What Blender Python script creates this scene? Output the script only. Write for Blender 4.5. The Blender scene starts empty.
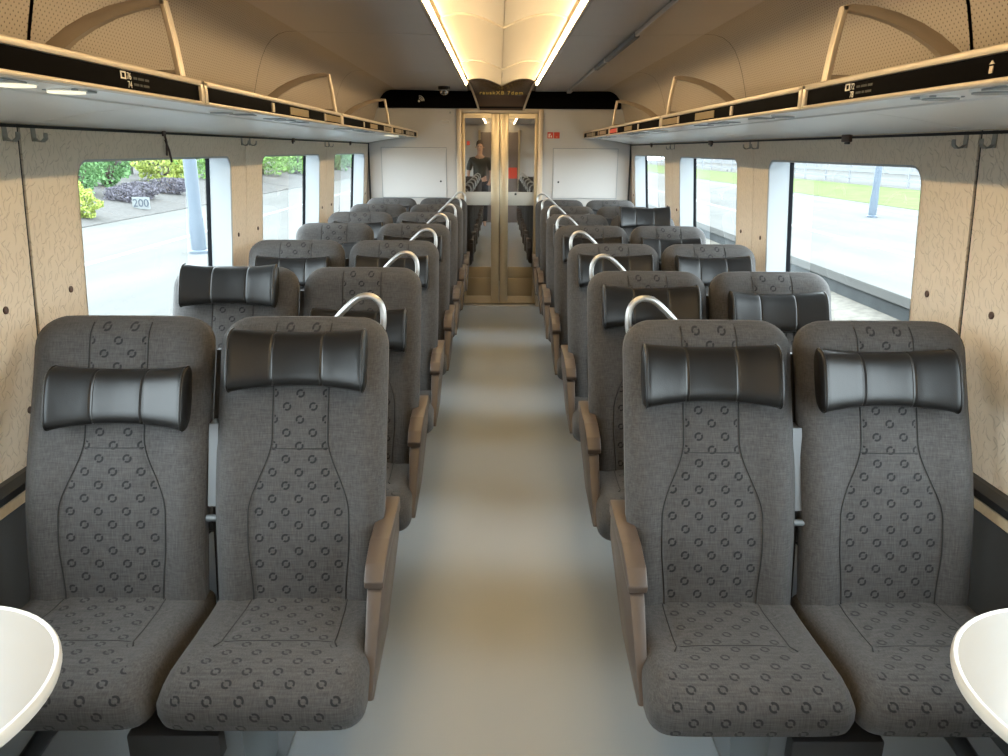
import bpy, bmesh, math, random
import numpy as np
from mathutils import Vector, Matrix

random.seed(7)
scene = bpy.context.scene
COL = scene.collection

# ------------------------------------------------------------------ camera
F = 757.0; IW, IH = 1008.0, 756.0
VPX, VPY = 499.0, 150.0
ROLL = math.radians(0.4)
du, dv = VPX - IW / 2, VPY - IH / 2
u_ = du * math.cos(-ROLL) - dv * math.sin(-ROLL)
v_ = du * math.sin(-ROLL) + dv * math.cos(-ROLL)
PITCH = math.atan(-v_ / F)
YAW = math.atan(-u_ / F * math.cos(PITCH))
fwd = Vector((math.sin(YAW) * math.cos(PITCH), math.cos(YAW) * math.cos(PITCH), -math.sin(PITCH)))
rgt = Vector((math.cos(YAW), -math.sin(YAW), 0))
upv = rgt.cross(fwd)
r2 = rgt * math.cos(ROLL) + upv * math.sin(ROLL)
u2 = upv * math.cos(ROLL) - rgt * math.sin(ROLL)
cam = bpy.data.cameras.new('camera')
cam.sensor_width = 36.0
cam.lens = F / IW * 36.0
cam.clip_start = 0.02
cam.clip_end = 500
camo = bpy.data.objects.new('camera', cam)
COL.objects.link(camo)
M = Matrix.Identity(4)
for i in range(3):
    M[i][0] = r2[i]; M[i][1] = u2[i]; M[i][2] = -fwd[i]
M[0][3], M[1][3], M[2][3] = -0.008, 0.0, 1.60
camo.matrix_world = M
scene.camera = camo

# ------------------------------------------------------------------ world and exposure
SKY = 15.5
LAMP = 90.0
world = bpy.data.worlds.new('sky')
scene.world = world
world.use_nodes = True
wn = world.node_tree.nodes
bg = wn['Background']
bg.inputs['Color'].default_value = (0.82, 0.93, 1.0, 1)     # bright overcast sky
bg.inputs['Strength'].default_value = SKY
vs = scene.view_settings
vs.view_transform = 'Standard'
vs.look = 'None'
vs.exposure = -0.27
vs.gamma = 1.0
vs.use_curve_mapping = False
cy = scene.cycles
cy.use_denoising = True
cy.max_bounces = 10
cy.diffuse_bounces = 6
cy.glossy_bounces = 5
cy.transmission_bounces = 6
cy.transparent_max_bounces = 12
cy.caustics_reflective = False
cy.caustics_refractive = False
cy.sample_clamp_indirect = 6.0

# ------------------------------------------------------------------ materials
def mat(name, col, rough=0.6, metal=0.0, spec=0.5, emit=None, estr=0.0, coat=0.0):
    m = bpy.data.materials.new(name)
    m.use_nodes = True
    b = m.node_tree.nodes['Principled BSDF']
    b.inputs['Base Color'].default_value = (*col, 1)
    b.inputs['Roughness'].default_value = rough
    b.inputs['Metallic'].default_value = metal
    b.inputs['Specular IOR Level'].default_value = spec
    b.inputs['Coat Weight'].default_value = coat
    if emit:
        b.inputs['Emission Color'].default_value = (*emit, 1)
        b.inputs['Emission Strength'].default_value = estr
    return m

class NT:
    """small helper for node graphs"""
    def __init__(s, m):
        s.m = m; s.t = m.node_tree; s.b = s.t.nodes['Principled BSDF']
    def n(s, typ, **kw):
        x = s.t.nodes.new(typ)
        for k, v in kw.items(): setattr(x, k, v)
        return x
    def l(s, a, b): s.t.links.new(a, b)
    def val(s, sock, v):
        if hasattr(v, 'is_output'): s.l(v, sock)
        else: sock.default_value = v
    def math(s, op, a, b=None, c=None):
        x = s.n('ShaderNodeMath', operation=op)
        s.val(x.inputs[0], a)
        if b is not None: s.val(x.inputs[1], b)
        if c is not None: s.val(x.inputs[2], c)
        return x.outputs[0]
    def coord(s, kind='Object'):
        return s.n('ShaderNodeTexCoord').outputs[kind]
    def noise(s, vec, scale, detail=3.0, rough=0.5, stretch=None):
        if stretch:
            mp = s.n('ShaderNodeMapping'); mp.inputs['Scale'].default_value = stretch
            s.l(vec, mp.inputs[0]); vec = mp.outputs[0]
        x = s.n('ShaderNodeTexNoise'); s.l(vec, x.inputs['Vector'])
        x.inputs['Scale'].default_value = scale; x.inputs['Detail'].default_value = detail
        x.inputs['Roughness'].default_value = rough
        return x.outputs['Fac']
    def mix(s, fac, a, b):
        x = s.n('ShaderNodeMix', data_type='RGBA')
        s.val(x.inputs[0], fac)
        for sock, v in ((x.inputs[6], a), (x.inputs[7], b)):
            if isinstance(v, tuple): sock.default_value = (*v, 1)
            else: s.l(v, sock)
        return x.outputs[2]
    def ramp(s, fac, lo, hi):
        x = s.n('ShaderNodeMapRange'); s.val(x.inputs[0], fac)
        x.inputs[1].default_value = lo; x.inputs[2].default_value = hi
        return x.outputs[0]
    def bump(s, h, strength, dist=0.002):
        x = s.n('ShaderNodeBump'); x.inputs['Strength'].default_value = strength
        x.inputs['Distance'].default_value = dist
        s.l(h, x.inputs['Height']); s.l(x.outputs[0], s.b.inputs['Normal'])
    def color(s, c): s.l(c, s.b.inputs['Base Color'])

def noisy(m, col, amt=0.12, scale=8.0, bump=0.0, bscale=200.0):
    t = NT(m); c = t.coord()
    f = t.noise(c, scale)
    lo = tuple(x * (1 - amt) for x in col); hi = tuple(min(1, x * (1 + amt)) for x in col)
    t.color(t.mix(f, lo, hi))
    if bump:
        t.bump(t.noise(c, bscale), bump)
    return m

def fabric(name, col, rings):
    m = mat(name, col, rough=0.85, spec=0.25)
    t = NT(m); oc = t.coord()
    weave = t.math('ADD', t.noise(oc, 380, 2, 0.6, (1, 0.3, 0.06)), t.noise(oc, 380, 2, 0.6, (0.06, 0.3, 1)))
    weave = t.math('MULTIPLY', weave, 0.5)
    dark = tuple(x * 0.50 for x in col); light = tuple(x * 1.55 for x in col)
    c = t.mix(t.ramp(weave, 0.3, 0.7), dark, light)
    big = t.noise(oc, 5, 2)
    c = t.mix(t.math('MULTIPLY', t.ramp(big, 0.35, 0.8), 0.35), c, tuple(x * 1.15 for x in col))
    if rings:
        uv = t.coord('UV')
        sp = t.n('ShaderNodeSeparateXYZ'); t.l(uv, sp.inputs[0])
        P = 0.072
        tot = None
        for off in (0.0, 0.5):
            a = t.math('ADD', t.math('DIVIDE', sp.outputs[0], P), off + 20.0)
            b = t.math('ADD', t.math('DIVIDE', sp.outputs[1], P), off + 20.0)
            fx = t.math('MULTIPLY', t.math('SUBTRACT', t.math('FRACT', a), 0.5), P)
            fy = t.math('MULTIPLY', t.math('SUBTRACT', t.math('FRACT', b), 0.5), P)
            r = t.math('SQRT', t.math('ADD', t.math('MULTIPLY', fx, fx), t.math('MULTIPLY', fy, fy)))
            d = t.math('ABSOLUTE', t.math('SUBTRACT', r, 0.0092))
            ring = t.math('SUBTRACT', 1.0, t.ramp(d, 0.0020, 0.0034))
            ang = t.math('ARCTAN2', fy, fx)
            gap = t.ramp(t.math('ABSOLUTE', t.math('SINE', t.math('ADD', ang, -0.75))), 0.12, 0.3)
            ring = t.math('MULTIPLY', ring, gap)
            tot = ring if tot is None else t.math('MAXIMUM', tot, ring)
        c = t.mix(t.math('MULTIPLY', tot, 0.85), c, (0.003, 0.003, 0.004))
    t.color(c)
    t.bump(weave, 0.35, 0.0015)
    t.b.inputs['Sheen Weight'].default_value = 0.08
    t.b.inputs['Sheen Roughness'].default_value = 0.6
    return m

FAB = (0.050, 0.047, 0.0455)
m_fab = fabric('seat fabric', FAB, False)
m_ring = fabric('ring pattern fabric', FAB, True)
m_seam = mat('dark seam', (0.012, 0.012, 0.012), 0.8)
m_leather = mat('black leather', (0.009, 0.0085, 0.0085), 0.34, spec=0.42)
t = NT(m_leather); _c = t.coord()
_v = t.n('ShaderNodeTexVoronoi'); t.l(_c, _v.inputs['Vector']); _v.inputs['Scale'].default_value = 420
_h = t.math('ADD', t.math('MULTIPLY', t.noise(_c, 22, 2, 0.5, (1.3, 1, 1)), 1.3), t.math('MULTIPLY', _v.outputs['Distance'], 0.35))
t.bump(_h, 0.10, 0.004)
t.l(t.ramp(t.noise(_c, 14), 0.1, 0.9), t.n('ShaderNodeMath', operation='MULTIPLY').inputs[0])
m_stitch = mat('leather stitching', (0.03, 0.026, 0.024), 0.7)
m_taupe = noisy(mat('taupe plastic', (0.068, 0.048, 0.037), 0.42), (0.068, 0.048, 0.037), 0.1, 12)
m_blackp = mat('black plastic', (0.018, 0.018, 0.019), 0.45)
m_greyp = mat('grey shell plastic', (0.06, 0.062, 0.066), 0.5)
m_alu = mat('satin aluminium', (0.50, 0.49, 0.475), 0.36, 0.8)
m_bar = mat('light grey plastic', (0.13, 0.142, 0.155), 0.5)
m_steel = mat('painted steel grey', (0.13, 0.145, 0.155), 0.45, 0.3)
m_darks = mat('dark steel', (0.03, 0.033, 0.036), 0.4, 0.4)

# wall laminate with short curved strokes
def laminate(name, col, stroke):
    m = mat(name, col, 0.5, spec=0.35)
    t = NT(m); oc = t.coord()
    sp = t.n('ShaderNodeSeparateXYZ'); t.l(oc, sp.inputs[0])
    cb = t.n('ShaderNodeCombineXYZ'); t.l(sp.outputs[1], cb.inputs[0]); t.l(sp.outputs[2], cb.inputs[1])
    tot = None
    for sc, off in ((30.0, 0.0), (34.0, 8.13)):
        mp = t.n('ShaderNodeMapping'); t.l(cb.outputs[0], mp.inputs[0])
        mp.inputs['Scale'].default_value = (sc, sc, 1); mp.inputs['Location'].default_value = (off, off * 1.7, 0)
        vo = t.n('ShaderNodeTexVoronoi', voronoi_dimensions='2D')
        vo.inputs['Scale'].default_value = 1.0
        t.l(mp.outputs[0], vo.inputs['Vector'])
        lo = t.n('ShaderNodeVectorMath', operation='SUBTRACT'); t.l(mp.outputs[0], lo.inputs[0]); t.l(vo.outputs['Position'], lo.inputs[1])
        s1 = t.n('ShaderNodeSeparateXYZ'); t.l(lo.outputs[0], s1.inputs[0])
        s2 = t.n('ShaderNodeSeparateXYZ'); t.l(vo.outputs['Color'], s2.inputs[0])
        ang = t.math('ADD', t.math('MULTIPLY', s2.outputs[0], 1.9), 0.35)     # mostly upright strokes
        ca, sa = t.math('COSINE', ang), t.math('SINE', ang)
        px = t.math('ADD', t.math('MULTIPLY', s1.outputs[0], ca), t.math('MULTIPLY', s1.outputs[1], sa))
        py = t.math('SUBTRACT', t.math('MULTIPLY', s1.outputs[1], ca), t.math('MULTIPLY', s1.outputs[0], sa))
        cur = t.math('MULTIPLY', t.math('MULTIPLY', px, px), t.math('MULTIPLY', t.math('SUBTRACT', s2.outputs[1], 0.5), 2.6))
        d = t.math('ABSOLUTE', t.math('SUBTRACT', py, cur))
        line = t.math('SUBTRACT', 1.0, t.ramp(d, 0.02, 0.065))
        ln = t.math('SUBTRACT', 1.0, t.ramp(t.math('ABSOLUTE', px), 0.30, 0.52))
        k = t.math('MULTIPLY', line, ln)
        tot = k if tot is None else t.math('MAXIMUM', tot, k)
    base = t.mix(t.noise(oc, 3.0), tuple(x * 0.93 for x in col), tuple(x * 1.06 for x in col))
    t.color(t.mix(t.math('MULTIPLY', tot, 0.36), base, stroke))  # shadow of the stroke relief is put into the colour as a darker tone
    t.bump(t.math('SUBTRACT', 1.0, tot), 0.55, 0.002)
    return m
m_wall = laminate('wall laminate', (0.66, 0.575, 0.465), (0.24, 0.185, 0.135))
m_seamdark = mat('joint dark', (0.01, 0.01, 0.01), 0.8)
m_reveal = noisy(mat('window reveal white', (0.36, 0.39, 0.415), 0.5), (0.36, 0.39, 0.415), 0.04, 4)
m_rubber = mat('rubber seal', (0.003, 0.004, 0.006), 0.6, spec=0.1)
m_end = noisy(mat('end wall panel', (0.56, 0.54, 0.52), 0.4), (0.56, 0.54, 0.52), 0.04, 3)
m_cab = noisy(mat('cabinet panel', (0.60, 0.585, 0.57), 0.35), (0.60, 0.585, 0.57), 0.03, 3)
m_black = mat('black gloss', (0.004, 0.0035, 0.0035), 0.4, spec=0.3)
m_black.node_tree.nodes['Principled BSDF'].inputs['IOR'].default_value = 1.04
m_rackw = noisy(mat('rack underside', (0.92, 0.92, 0.90), 0.32), (0.92, 0.92, 0.90), 0.04, 5)
m_champ = noisy(mat('champagne metal', (0.60, 0.50, 0.38), 0.38, 0.35), (0.60, 0.50, 0.38), 0.06, 10)
m_arch = noisy(mat('arch metal', (0.36, 0.29, 0.22), 0.45, 0.2), (0.36, 0.29, 0.22), 0.06, 10)
m_gold = noisy(mat('door champagne', (0.56, 0.46, 0.31), 0.3, 0.55), (0.56, 0.46, 0.31), 0.06, 6)
m_gold2 = noisy(mat('door kick plate', (0.36, 0.28, 0.17), 0.35, 0.5), (0.36, 0.28, 0.17), 0.08, 6)
m_ceil = noisy(mat('ceiling panel', (0.43, 0.375, 0.335), 0.38, 0.1), (0.43, 0.375, 0.335), 0.06, 2)
m_light = mat('light channel panel', (0.47, 0.415, 0.335), 0.5)
m_lamp = mat('warm lamp strip', (1, 0.9, 0.7), 0.5, emit=(1.0, 0.74, 0.40), estr=LAMP)
m_spot = mat('reading lamp lens', (1, 0.95, 0.8), 0.5, emit=(1.0, 0.88, 0.58), estr=1.25)
m_lensoff = mat('grey vent', (0.33, 0.35, 0.36), 0.4)
m_white = mat('white print', (0.85, 0.78, 0.66), 0.5)
m_dim = mat('dim print', (0.022, 0.02, 0.018), 0.6)
m_led = mat('led display letters', (0.3, 0.22, 0.05), 0.5, emit=(0.85, 0.62, 0.12), estr=0.12)
m_hood = mat('brown display glass', (0.075, 0.045, 0.03), 0.22, spec=0.6)
m_red = mat('red sticker', (0.62, 0.06, 0.03), 0.45)
m_table = noisy(mat('table laminate', (0.34, 0.315, 0.285), 0.2, spec=0.35), (0.34, 0.315, 0.285), 0.03, 5)
m_rim = mat('table rim', (0.55, 0.51, 0.45), 0.35)
m_lower = noisy(mat('lower wall dark', (0.045, 0.047, 0.05), 0.55), (0.045, 0.047, 0.05), 0.1, 6)
m_strip = noisy(mat('tan strip', (0.50, 0.40, 0.27), 0.4), (0.50, 0.40, 0.27), 0.2, 60)
m_brown = mat('brown latch', (0.06, 0.03, 0.02), 0.5)
m_hook = mat('hook metal', (0.26, 0.255, 0.23), 0.4, 0.5)

m_floor = mat('floor vinyl', (0.34, 0.36, 0.36), 0.22, spec=0.5)
t = NT(m_floor); _c = t.coord()
t.color(t.mix(t.noise(_c, 2.2, 4), (0.265, 0.298, 0.322), (0.288, 0.318, 0.340)))
_r = t.n('ShaderNodeMapRange'); t.l(t.noise(_c, 9, 4), _r.inputs[0]); _r.inputs[3].default_value = 0.27; _r.inputs[4].default_value = 0.31
t.l(_r.outputs[0], t.b.inputs['Roughness'])
t.bump(t.noise(_c, 120, 2), 0.06, 0.001)

# perforated cove panels: dots laid out in UV metres
m_perf = mat('perforated panel', (0.54, 0.43, 0.325), 0.5)
t = NT(m_perf)
_uv = t.coord('UV'); _s = t.n('ShaderNodeSeparateXYZ'); t.l(_uv, _s.inputs[0])
_tot = None
for off in (0.0, 0.5):
    a = t.math('SUBTRACT', t.math('FRACT', t.math('ADD', t.math('DIVIDE', _s.outputs[0], 0.021), off + 50)), 0.5)
    b = t.math('SUBTRACT', t.math('FRACT', t.math('ADD', t.math('DIVIDE', _s.outputs[1], 0.021), off + 50)), 0.5)
    r = t.math('SQRT', t.math('ADD', t.math('MULTIPLY', a, a), t.math('MULTIPLY', b, b)))
    k = t.math('SUBTRACT', 1.0, t.ramp(r, 0.08, 0.15))
    _tot = k if _tot is None else t.math('MAXIMUM', _tot, k)
t.color(t.mix(t.math('MULTIPLY', _tot, 0.85), (0.43, 0.355, 0.27), (0.07, 0.05, 0.035)))

def glass(name, tint, mirror, base=0.0):
    m = bpy.data.materials.new(name); m.use_nodes = True
    nt = m.node_tree; nt.nodes.clear()
    o = nt.nodes.new('ShaderNodeOutputMaterial'); mx = nt.nodes.new('ShaderNodeMixShader')
    tr = nt.nodes.new('ShaderNodeBsdfTransparent'); gl = nt.nodes.new('ShaderNodeBsdfGlossy'); fr = nt.nodes.new('ShaderNodeLayerWeight')
    tr.inputs[0].default_value = (*tint, 1); gl.inputs['Roughness'].default_value = 0.0
    gl.inputs['Color'].default_value = (*mirror, 1)
    fr.inputs[0].default_value = 0.5
    pw = nt.nodes.new('ShaderNodeMath'); pw.operation = 'POWER'; pw.inputs[1].default_value = 5.0
    nt.links.new(fr.outputs['Facing'], pw.inputs[0])
    ad = nt.nodes.new('ShaderNodeMath'); ad.operation = 'ADD'; ad.use_clamp = True
    nt.links.new(pw.outputs[0], ad.inputs[0]); ad.inputs[1].default_value = base
    nt.links.new(ad.outputs[0], mx.inputs[0]); nt.links.new(tr.outputs[0], mx.inputs[1]); nt.links.new(gl.outputs[0], mx.inputs[2])
    nt.links.new(mx.outputs[0], o.inputs[0])
    return m
m_pane = glass('window glass', (0.93, 0.96, 0.95), (1, 1, 1), 0.04)
m_doorglass = glass('door glass', (0.8, 0.8, 0.78), (0.95, 0.95, 0.93), 0.6)

# ------------------------------------------------------------------ geometry helpers
class MB:
    def __init__(s): s.v = []; s.f = []; s.uv = {}
    def add(s, vs, fs):
        o = len(s.v); s.v += [tuple(p) for p in vs]; s.f += [tuple(i + o for i in f) for f in fs]; return s
    def box(s, x0, x1, y0, y1, z0, z1, bev=0.0, seg=2):
        x0, x1 = min(x0, x1), max(x0, x1)
        if bev <= 0:
            v = [(x, y, z) for x in (x0, x1) for y in (y0, y1) for z in (z0, z1)]
            return s.add(v, [(0, 1, 3, 2), (4, 6, 7, 5), (0, 4, 5, 1), (2, 3, 7, 6), (0, 2, 6, 4), (1, 5, 7, 3)])
        bm = bmesh.new(); bmesh.ops.create_cube(bm, size=1)
        for p in bm.verts:
            p.co = ((x0 + x1) / 2 + p.co.x * (x1 - x0), (y0 + y1) / 2 + p.co.y * (y1 - y0), (z0 + z1) / 2 + p.co.z * (z1 - z0))
        bmesh.ops.bevel(bm, geom=bm.edges[:] + bm.verts[:], offset=bev, segments=seg, profile=0.5, affect='EDGES')
        bm.verts.index_update()
        s.add([p.co[:] for p in bm.verts], [[p.index for p in f.verts] for f in bm.faces]); bm.free(); return s
    def prism(s, poly, lo, hi, axis='y', hipoly=None):
        """poly: 2D points; extruded along axis. axis y -> (x,z); x -> (y,z); z -> (x,y)"""
        def P(p, h):
            return {'y': (p[0], h, p[1]), 'x': (h, p[0], p[1]), 'z': (p[0], p[1], h)}[axis]
        n = len(poly); hp = hipoly or poly
        v = [P(p, lo) for p in poly] + [P(p, hi) for p in hp]
        f = [tuple(range(n)), tuple(range(2 * n - 1, n - 1, -1))] + [(i, i + n, (i + 1) % n + n, (i + 1) % n) for i in range(n)]
        return s.add(v, f)
    def loft(s, loops, cap=True, closed=True):
        n = len(loops[0]); v = [p for l in loops for p in l]; f = []
        for a in range(len(loops) - 1):
            for i in range(n if closed else n - 1):
                j = (i + 1) % n
                f.append((a * n + i, a * n + j, (a + 1) * n + j, (a + 1) * n + i))
        if cap:
            f.append(tuple(range(n - 1, -1, -1))); f.append(tuple((len(loops) - 1) * n + i for i in range(n)))
        return s.add(v, f)
    def tube(s, pts, r, n=10, cap=True, closed=False):
        pts = [Vector(p) for p in pts]; loops = []
        rr = r if isinstance(r, (list, tuple)) else [r] * len(pts)
        up = None
        for i, p in enumerate(pts):
            a = pts[i - 1] if (i > 0 or closed) else p
            b = pts[(i + 1) % len(pts)] if (i < len(pts) - 1 or closed) else p
            d = (b - a).normalized()
            if up is None:
                up = Vector((0, 0, 1)) if abs(d.z) < 0.9 else Vector((0, 1, 0))
            e = d.cross(up).normalized(); up = e.cross(d).normalized()
            loops.append([tuple(p + (e * math.cos(q) + up * math.sin(q)) * rr[i]) for q in [2 * math.pi * k / n for k in range(n)]])
        if closed: loops.append(loops[0])
        return s.loft(loops, cap=cap and not closed)
    def lathe(s, prof, c=(0, 0, 0), n=20, axis='z'):
        loops = []
        for r, h in prof:
            L = []
            for k in range(n):
                q = 2 * math.pi * k / n; a, b = r * math.cos(q), r * math.sin(q)
                L.append({'z': (c[0] + a, c[1] + b, c[2] + h), 'y': (c[0] + a, c[1] + h, c[2] + b), 'x': (c[0] + h, c[1] + a, c[2] + b)}[axis])
            loops.append(L)
        return s.loft(loops)
    def grid(s, rows, uvrows=None):
        n = len(rows[0]); o = len(s.v)
        s.v += [tuple(p) for r in rows for p in r]
        for a in range(len(rows) - 1):
            for i in range(n - 1):
                s.f.append((o + a * n + i, o + a * n + i + 1, o + (a + 1) * n + i + 1, o + (a + 1) * n + i))
        if uvrows:
            for a, r in enumerate(uvrows):
                for i, q in enumerate(r): s.uv[o + a * n + i] = q
        return s
    def mesh(s, name, m, smooth=None):
        me = bpy.data.meshes.new(name); me.from_pydata(s.v, [], s.f); me.materials.append(m)
        bm = bmesh.new(); bm.from_mesh(me); bmesh.ops.recalc_face_normals(bm, faces=bm.faces[:]); bm.to_mesh(me); bm.free()
        if s.uv:
            ul = me.uv_layers.new(name='UVMap')
            for lp in me.loops: ul.data[lp.index].uv = s.uv.get(lp.vertex_index, (0, 0))
        if smooth is not None:
            me.polygons.foreach_set('use_smooth', [True] * len(me.polygons))
            if smooth < 3.1: me.set_sharp_from_angle(angle=smooth)
        return me
    def build(s, name, m, parent=None, smooth=None):
        return obj(name, s.mesh(name, m, smooth), parent)

def obj(name, me, parent=None, loc=(0, 0, 0)):
    o = bpy.data.objects.new(name, me); COL.objects.link(o); o.location = loc
    if parent: o.parent = parent
    return o
def tag(o, label=None, cat=None, group=None, kind=None):
    if label: o['label'] = label
    if cat: o['category'] = cat
    if group: o['group'] = group
    if kind: o['kind'] = kind
    return o
def empty(name, loc=(0, 0, 0), **kw):
    o = bpy.data.objects.new(name, None); COL.objects.link(o); o.location = loc; o.empty_display_size = 0.1
    return tag(o, **kw)
def copy_tree(o, parent=None):
    c = o.copy(); COL.objects.link(c); c.parent = parent
    for ch in o.children: copy_tree(ch, c)
    return c
def text_mesh(name, txt, size, m, extrude=0.0005, align='LEFT'):
    cu = bpy.data.curves.new(name, 'FONT'); cu.body = txt; cu.size = size; cu.extrude = extrude; cu.align_x = align; cu.space_character = 1.25 if align == 'CENTER' and len(txt) > 5 else 1.0
    o = bpy.data.objects.new(name, cu); COL.objects.link(o)
    dg = bpy.context.evaluated_depsgraph_get()
    me = bpy.data.meshes.new_from_object(o.evaluated_get(dg)); me.materials.clear(); me.materials.append(m)
    bpy.data.objects.remove(o); return me
def lerp(a, b, t): return a + (b - a) * t
def sstep(a, b, x):
    t = min(1, max(0, (x - a) / (b - a))); return t * t * (3 - 2 * t)
def arc(cx, cz, r, a0, a1, n):
    return [(cx + r * math.cos(math.radians(lerp(a0, a1, k / n))), cz + r * math.sin(math.radians(lerp(a0, a1, k / n)))) for k in range(n + 1)]

# ------------------------------------------------------------------ the carriage shell
YB, YE = -1.69, 8.00            # rear end and door end of the saloon
SEAMS = [-1.69, 0.25, 2.19, 4.13, 6.07, 8.00]
ZW = 1.672                      # top of the wall under the rack
def wx(z): return 1.325 + (1.64 - z) * 0.074
WZ0 = 0.66

fl = MB().box(-1.45, 1.45, YB, 8.12, -0.06, 0.0).build('floor', m_floor); tag(fl, kind='structure')

def rrect(y0, y1, z0, z1, r, n=7):
    """rounded rectangle loop as (y, z, corner index)"""
    out = []
    for k, (cy_, cz_, a0) in enumerate(((y1 - r, z1 - r, 0), (y0 + r, z1 - r, 90), (y0 + r, z0 + r, 180), (y1 - r, z0 + r, 270))):
        for i in range(n + 1):
            a = math.radians(a0 + 90 * i / n)
            out.append((cy_ + r * math.cos(a), cz_ + r * math.sin(a), k))
    return out

WN = 0
for s, side in ((-1, 'left'), (1, 'right')):
    wall = MB().box(s * 1.475, s * 1.49, YB, YE, 0, 0.80).box(s * 1.475, s * 1.49, YB, YE, 1.60, 1.75)
    wo = wall.build('wall_' + side, m_seamdark); tag(wo, kind='structure')
    for k in range(len(SEAMS) - 1):
        a, b = SEAMS[k] + (0.008 if k == 2 else 0.003), SEAMS[k + 1] - (0.008 if k == 1 else 0.003)
        hy0, hy1, hz0, hz1 = SEAMS[k] + 0.285, SEAMS[k] + (1.56 if k == 1 else 1.70), 0.80, 1.556
        H_ = rrect(hy0, hy1, hz0, hz1, 0.06)
        crn = [(b, ZW), (a, ZW), (a, WZ0), (b, WZ0)]
        n = len(H_)
        v = [(s * wx(z), y, z) for y, z, _ in H_] + [(s * wx(z), y, z) for y, z in crn]
        f = []
        for i in range(n):
            j = (i + 1) % n; ci, cj = H_[i][2], H_[j][2]
            f.append((i, j, n + ci) if ci == cj else (i, j, n + cj, n + ci))
        # outer edges get thickness so that the joints are real gaps
        v += [(s * (wx(z) + 0.02), y, z) for y, z in crn]
        for i in range(4):
            j = (i + 1) % 4; f.append((n + i, n + j, n + 4 + j, n + 4 + i))
        MB().add(v, f).build('wall_panel', m_wall, wo)
        # window: reveal, rubber seal, pane
        WN += 1
        w = MB().loft([[(s * (wx(z) - 0.0025), y + (0.006 if 0 else 0), z) for y, z, _ in rrect(hy0 - 0.006, hy1 + 0.006, hz0 - 0.006, hz1 + 0.006, 0.064)],
                       [(s * (wx(z) + 0.0015), y, z) for y, z, _ in rrect(hy0 + 0.002, hy1 - 0.002, hz0 + 0.002, hz1 - 0.002, 0.058)],
                       [(s * (wx(z) + 0.118), y, z) for y, z, _ in rrect(hy0 - 0.02, hy1 - 0.006, hz0 + 0.012, hz1 + 0.04, 0.05)]], cap=False)
        win = w.build('window_%d' % WN, m_reveal, None, 0.6); tag(win, kind='structure')
        MB().loft([[(s * (wx(z) + d), y, z) for y, z, _ in rrect(hy0 + i - 0.03, hy1 - i + 0.006, hz0 + i, hz1 - i + 0.045, 0.05)]
                   for d, i in ((0.104, 0.004), (0.101, 0.008), (0.101, 0.013), (0.121, 0.0135))], cap=False).build('seal', m_rubber, win, 0.8)
        L = [(s * (wx(z) + 0.114), y, z) for y, z, _ in rrect(hy0 - 0.01, hy1 - 0.012, hz0 + 0.02, hz1 + 0.02, 0.05)]
        MB().add(L, [tuple(range(len(L)))]).build('pane', m_pane, win)
        # outer skin around the window closes the cavity
        # panel screws beside the window
        for (yy, zz) in ((SEAMS[k] + 0.19, 1.17), (SEAMS[k] + 1.80, 1.17), (SEAMS[k] + 0.10, 0.86), (SEAMS[k] + 1.86, 0.86)):
            sc = MB().lathe([(0.011, 0.0), (0.011, 0.003), (0.007, 0.005), (0.004, 0.0045)], (0, 0, 0), 12, 'x')
            if s > 0: sc.v = [(-p[0], p[1], p[2]) for p in sc.v]
            o = sc.build('screw', m_brown, wo, 0.6); o.location = (s * (wx(zz)), yy, zz)
    for k, sy in enumerate(SEAMS):
        wj = 0.012 if k == 2 else 0.007
        MB().prism([(s * (wx(WZ0) + 0.006), WZ0), (s * (wx(ZW) + 0.006), ZW), (s * (wx(ZW) + 0.03), ZW), (s * (wx(WZ0) + 0.03), WZ0)], sy - wj - 0.01, sy + wj + 0.01).build('joint_strip', m_seamdark, wo)
        MB().box(s * 1.405, s * 1.435, max(YB, sy - 0.225), min(YE, sy + 0.24), 0.705, 1.648).build('outer_skin', m_seamdark, wo)
    # dark lower wall, ledge profile
    lw = MB().box(s * 1.405, s * 1.475, YB, YE, 0.0, 0.615); o = lw.build('lower_panel', m_lower, wo)
    tr = MB().prism([(s * 1.355, 0.662), (s * 1.345, 0.69), (s * 1.375, 0.70), (s * 1.41, 0.70), (s * 1.41, 0.655)], YB, YE).build('trim_%d' % (1 if s < 0 else 2), m_darks)
    tag(tr, kind='structure')
    MB().box(s * 1.372, s * 1.41, YB, YE, 0.615, 0.648, 0.004).build('tan_strip', m_strip, tr)
    MB().box(s * (wx(1.655) - 0.003), s * 1.42, YB, YE, 1.650, 1.659).build('top_joint', m_seamdark, wo)
    # roof edge outside so that no light leaks in above the rack
    MB().box(s * 1.36, s * 1.49, YB - 0.05, 8.1, 1.676, 2.3).build('roof_side', m_seamdark, wo)

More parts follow.
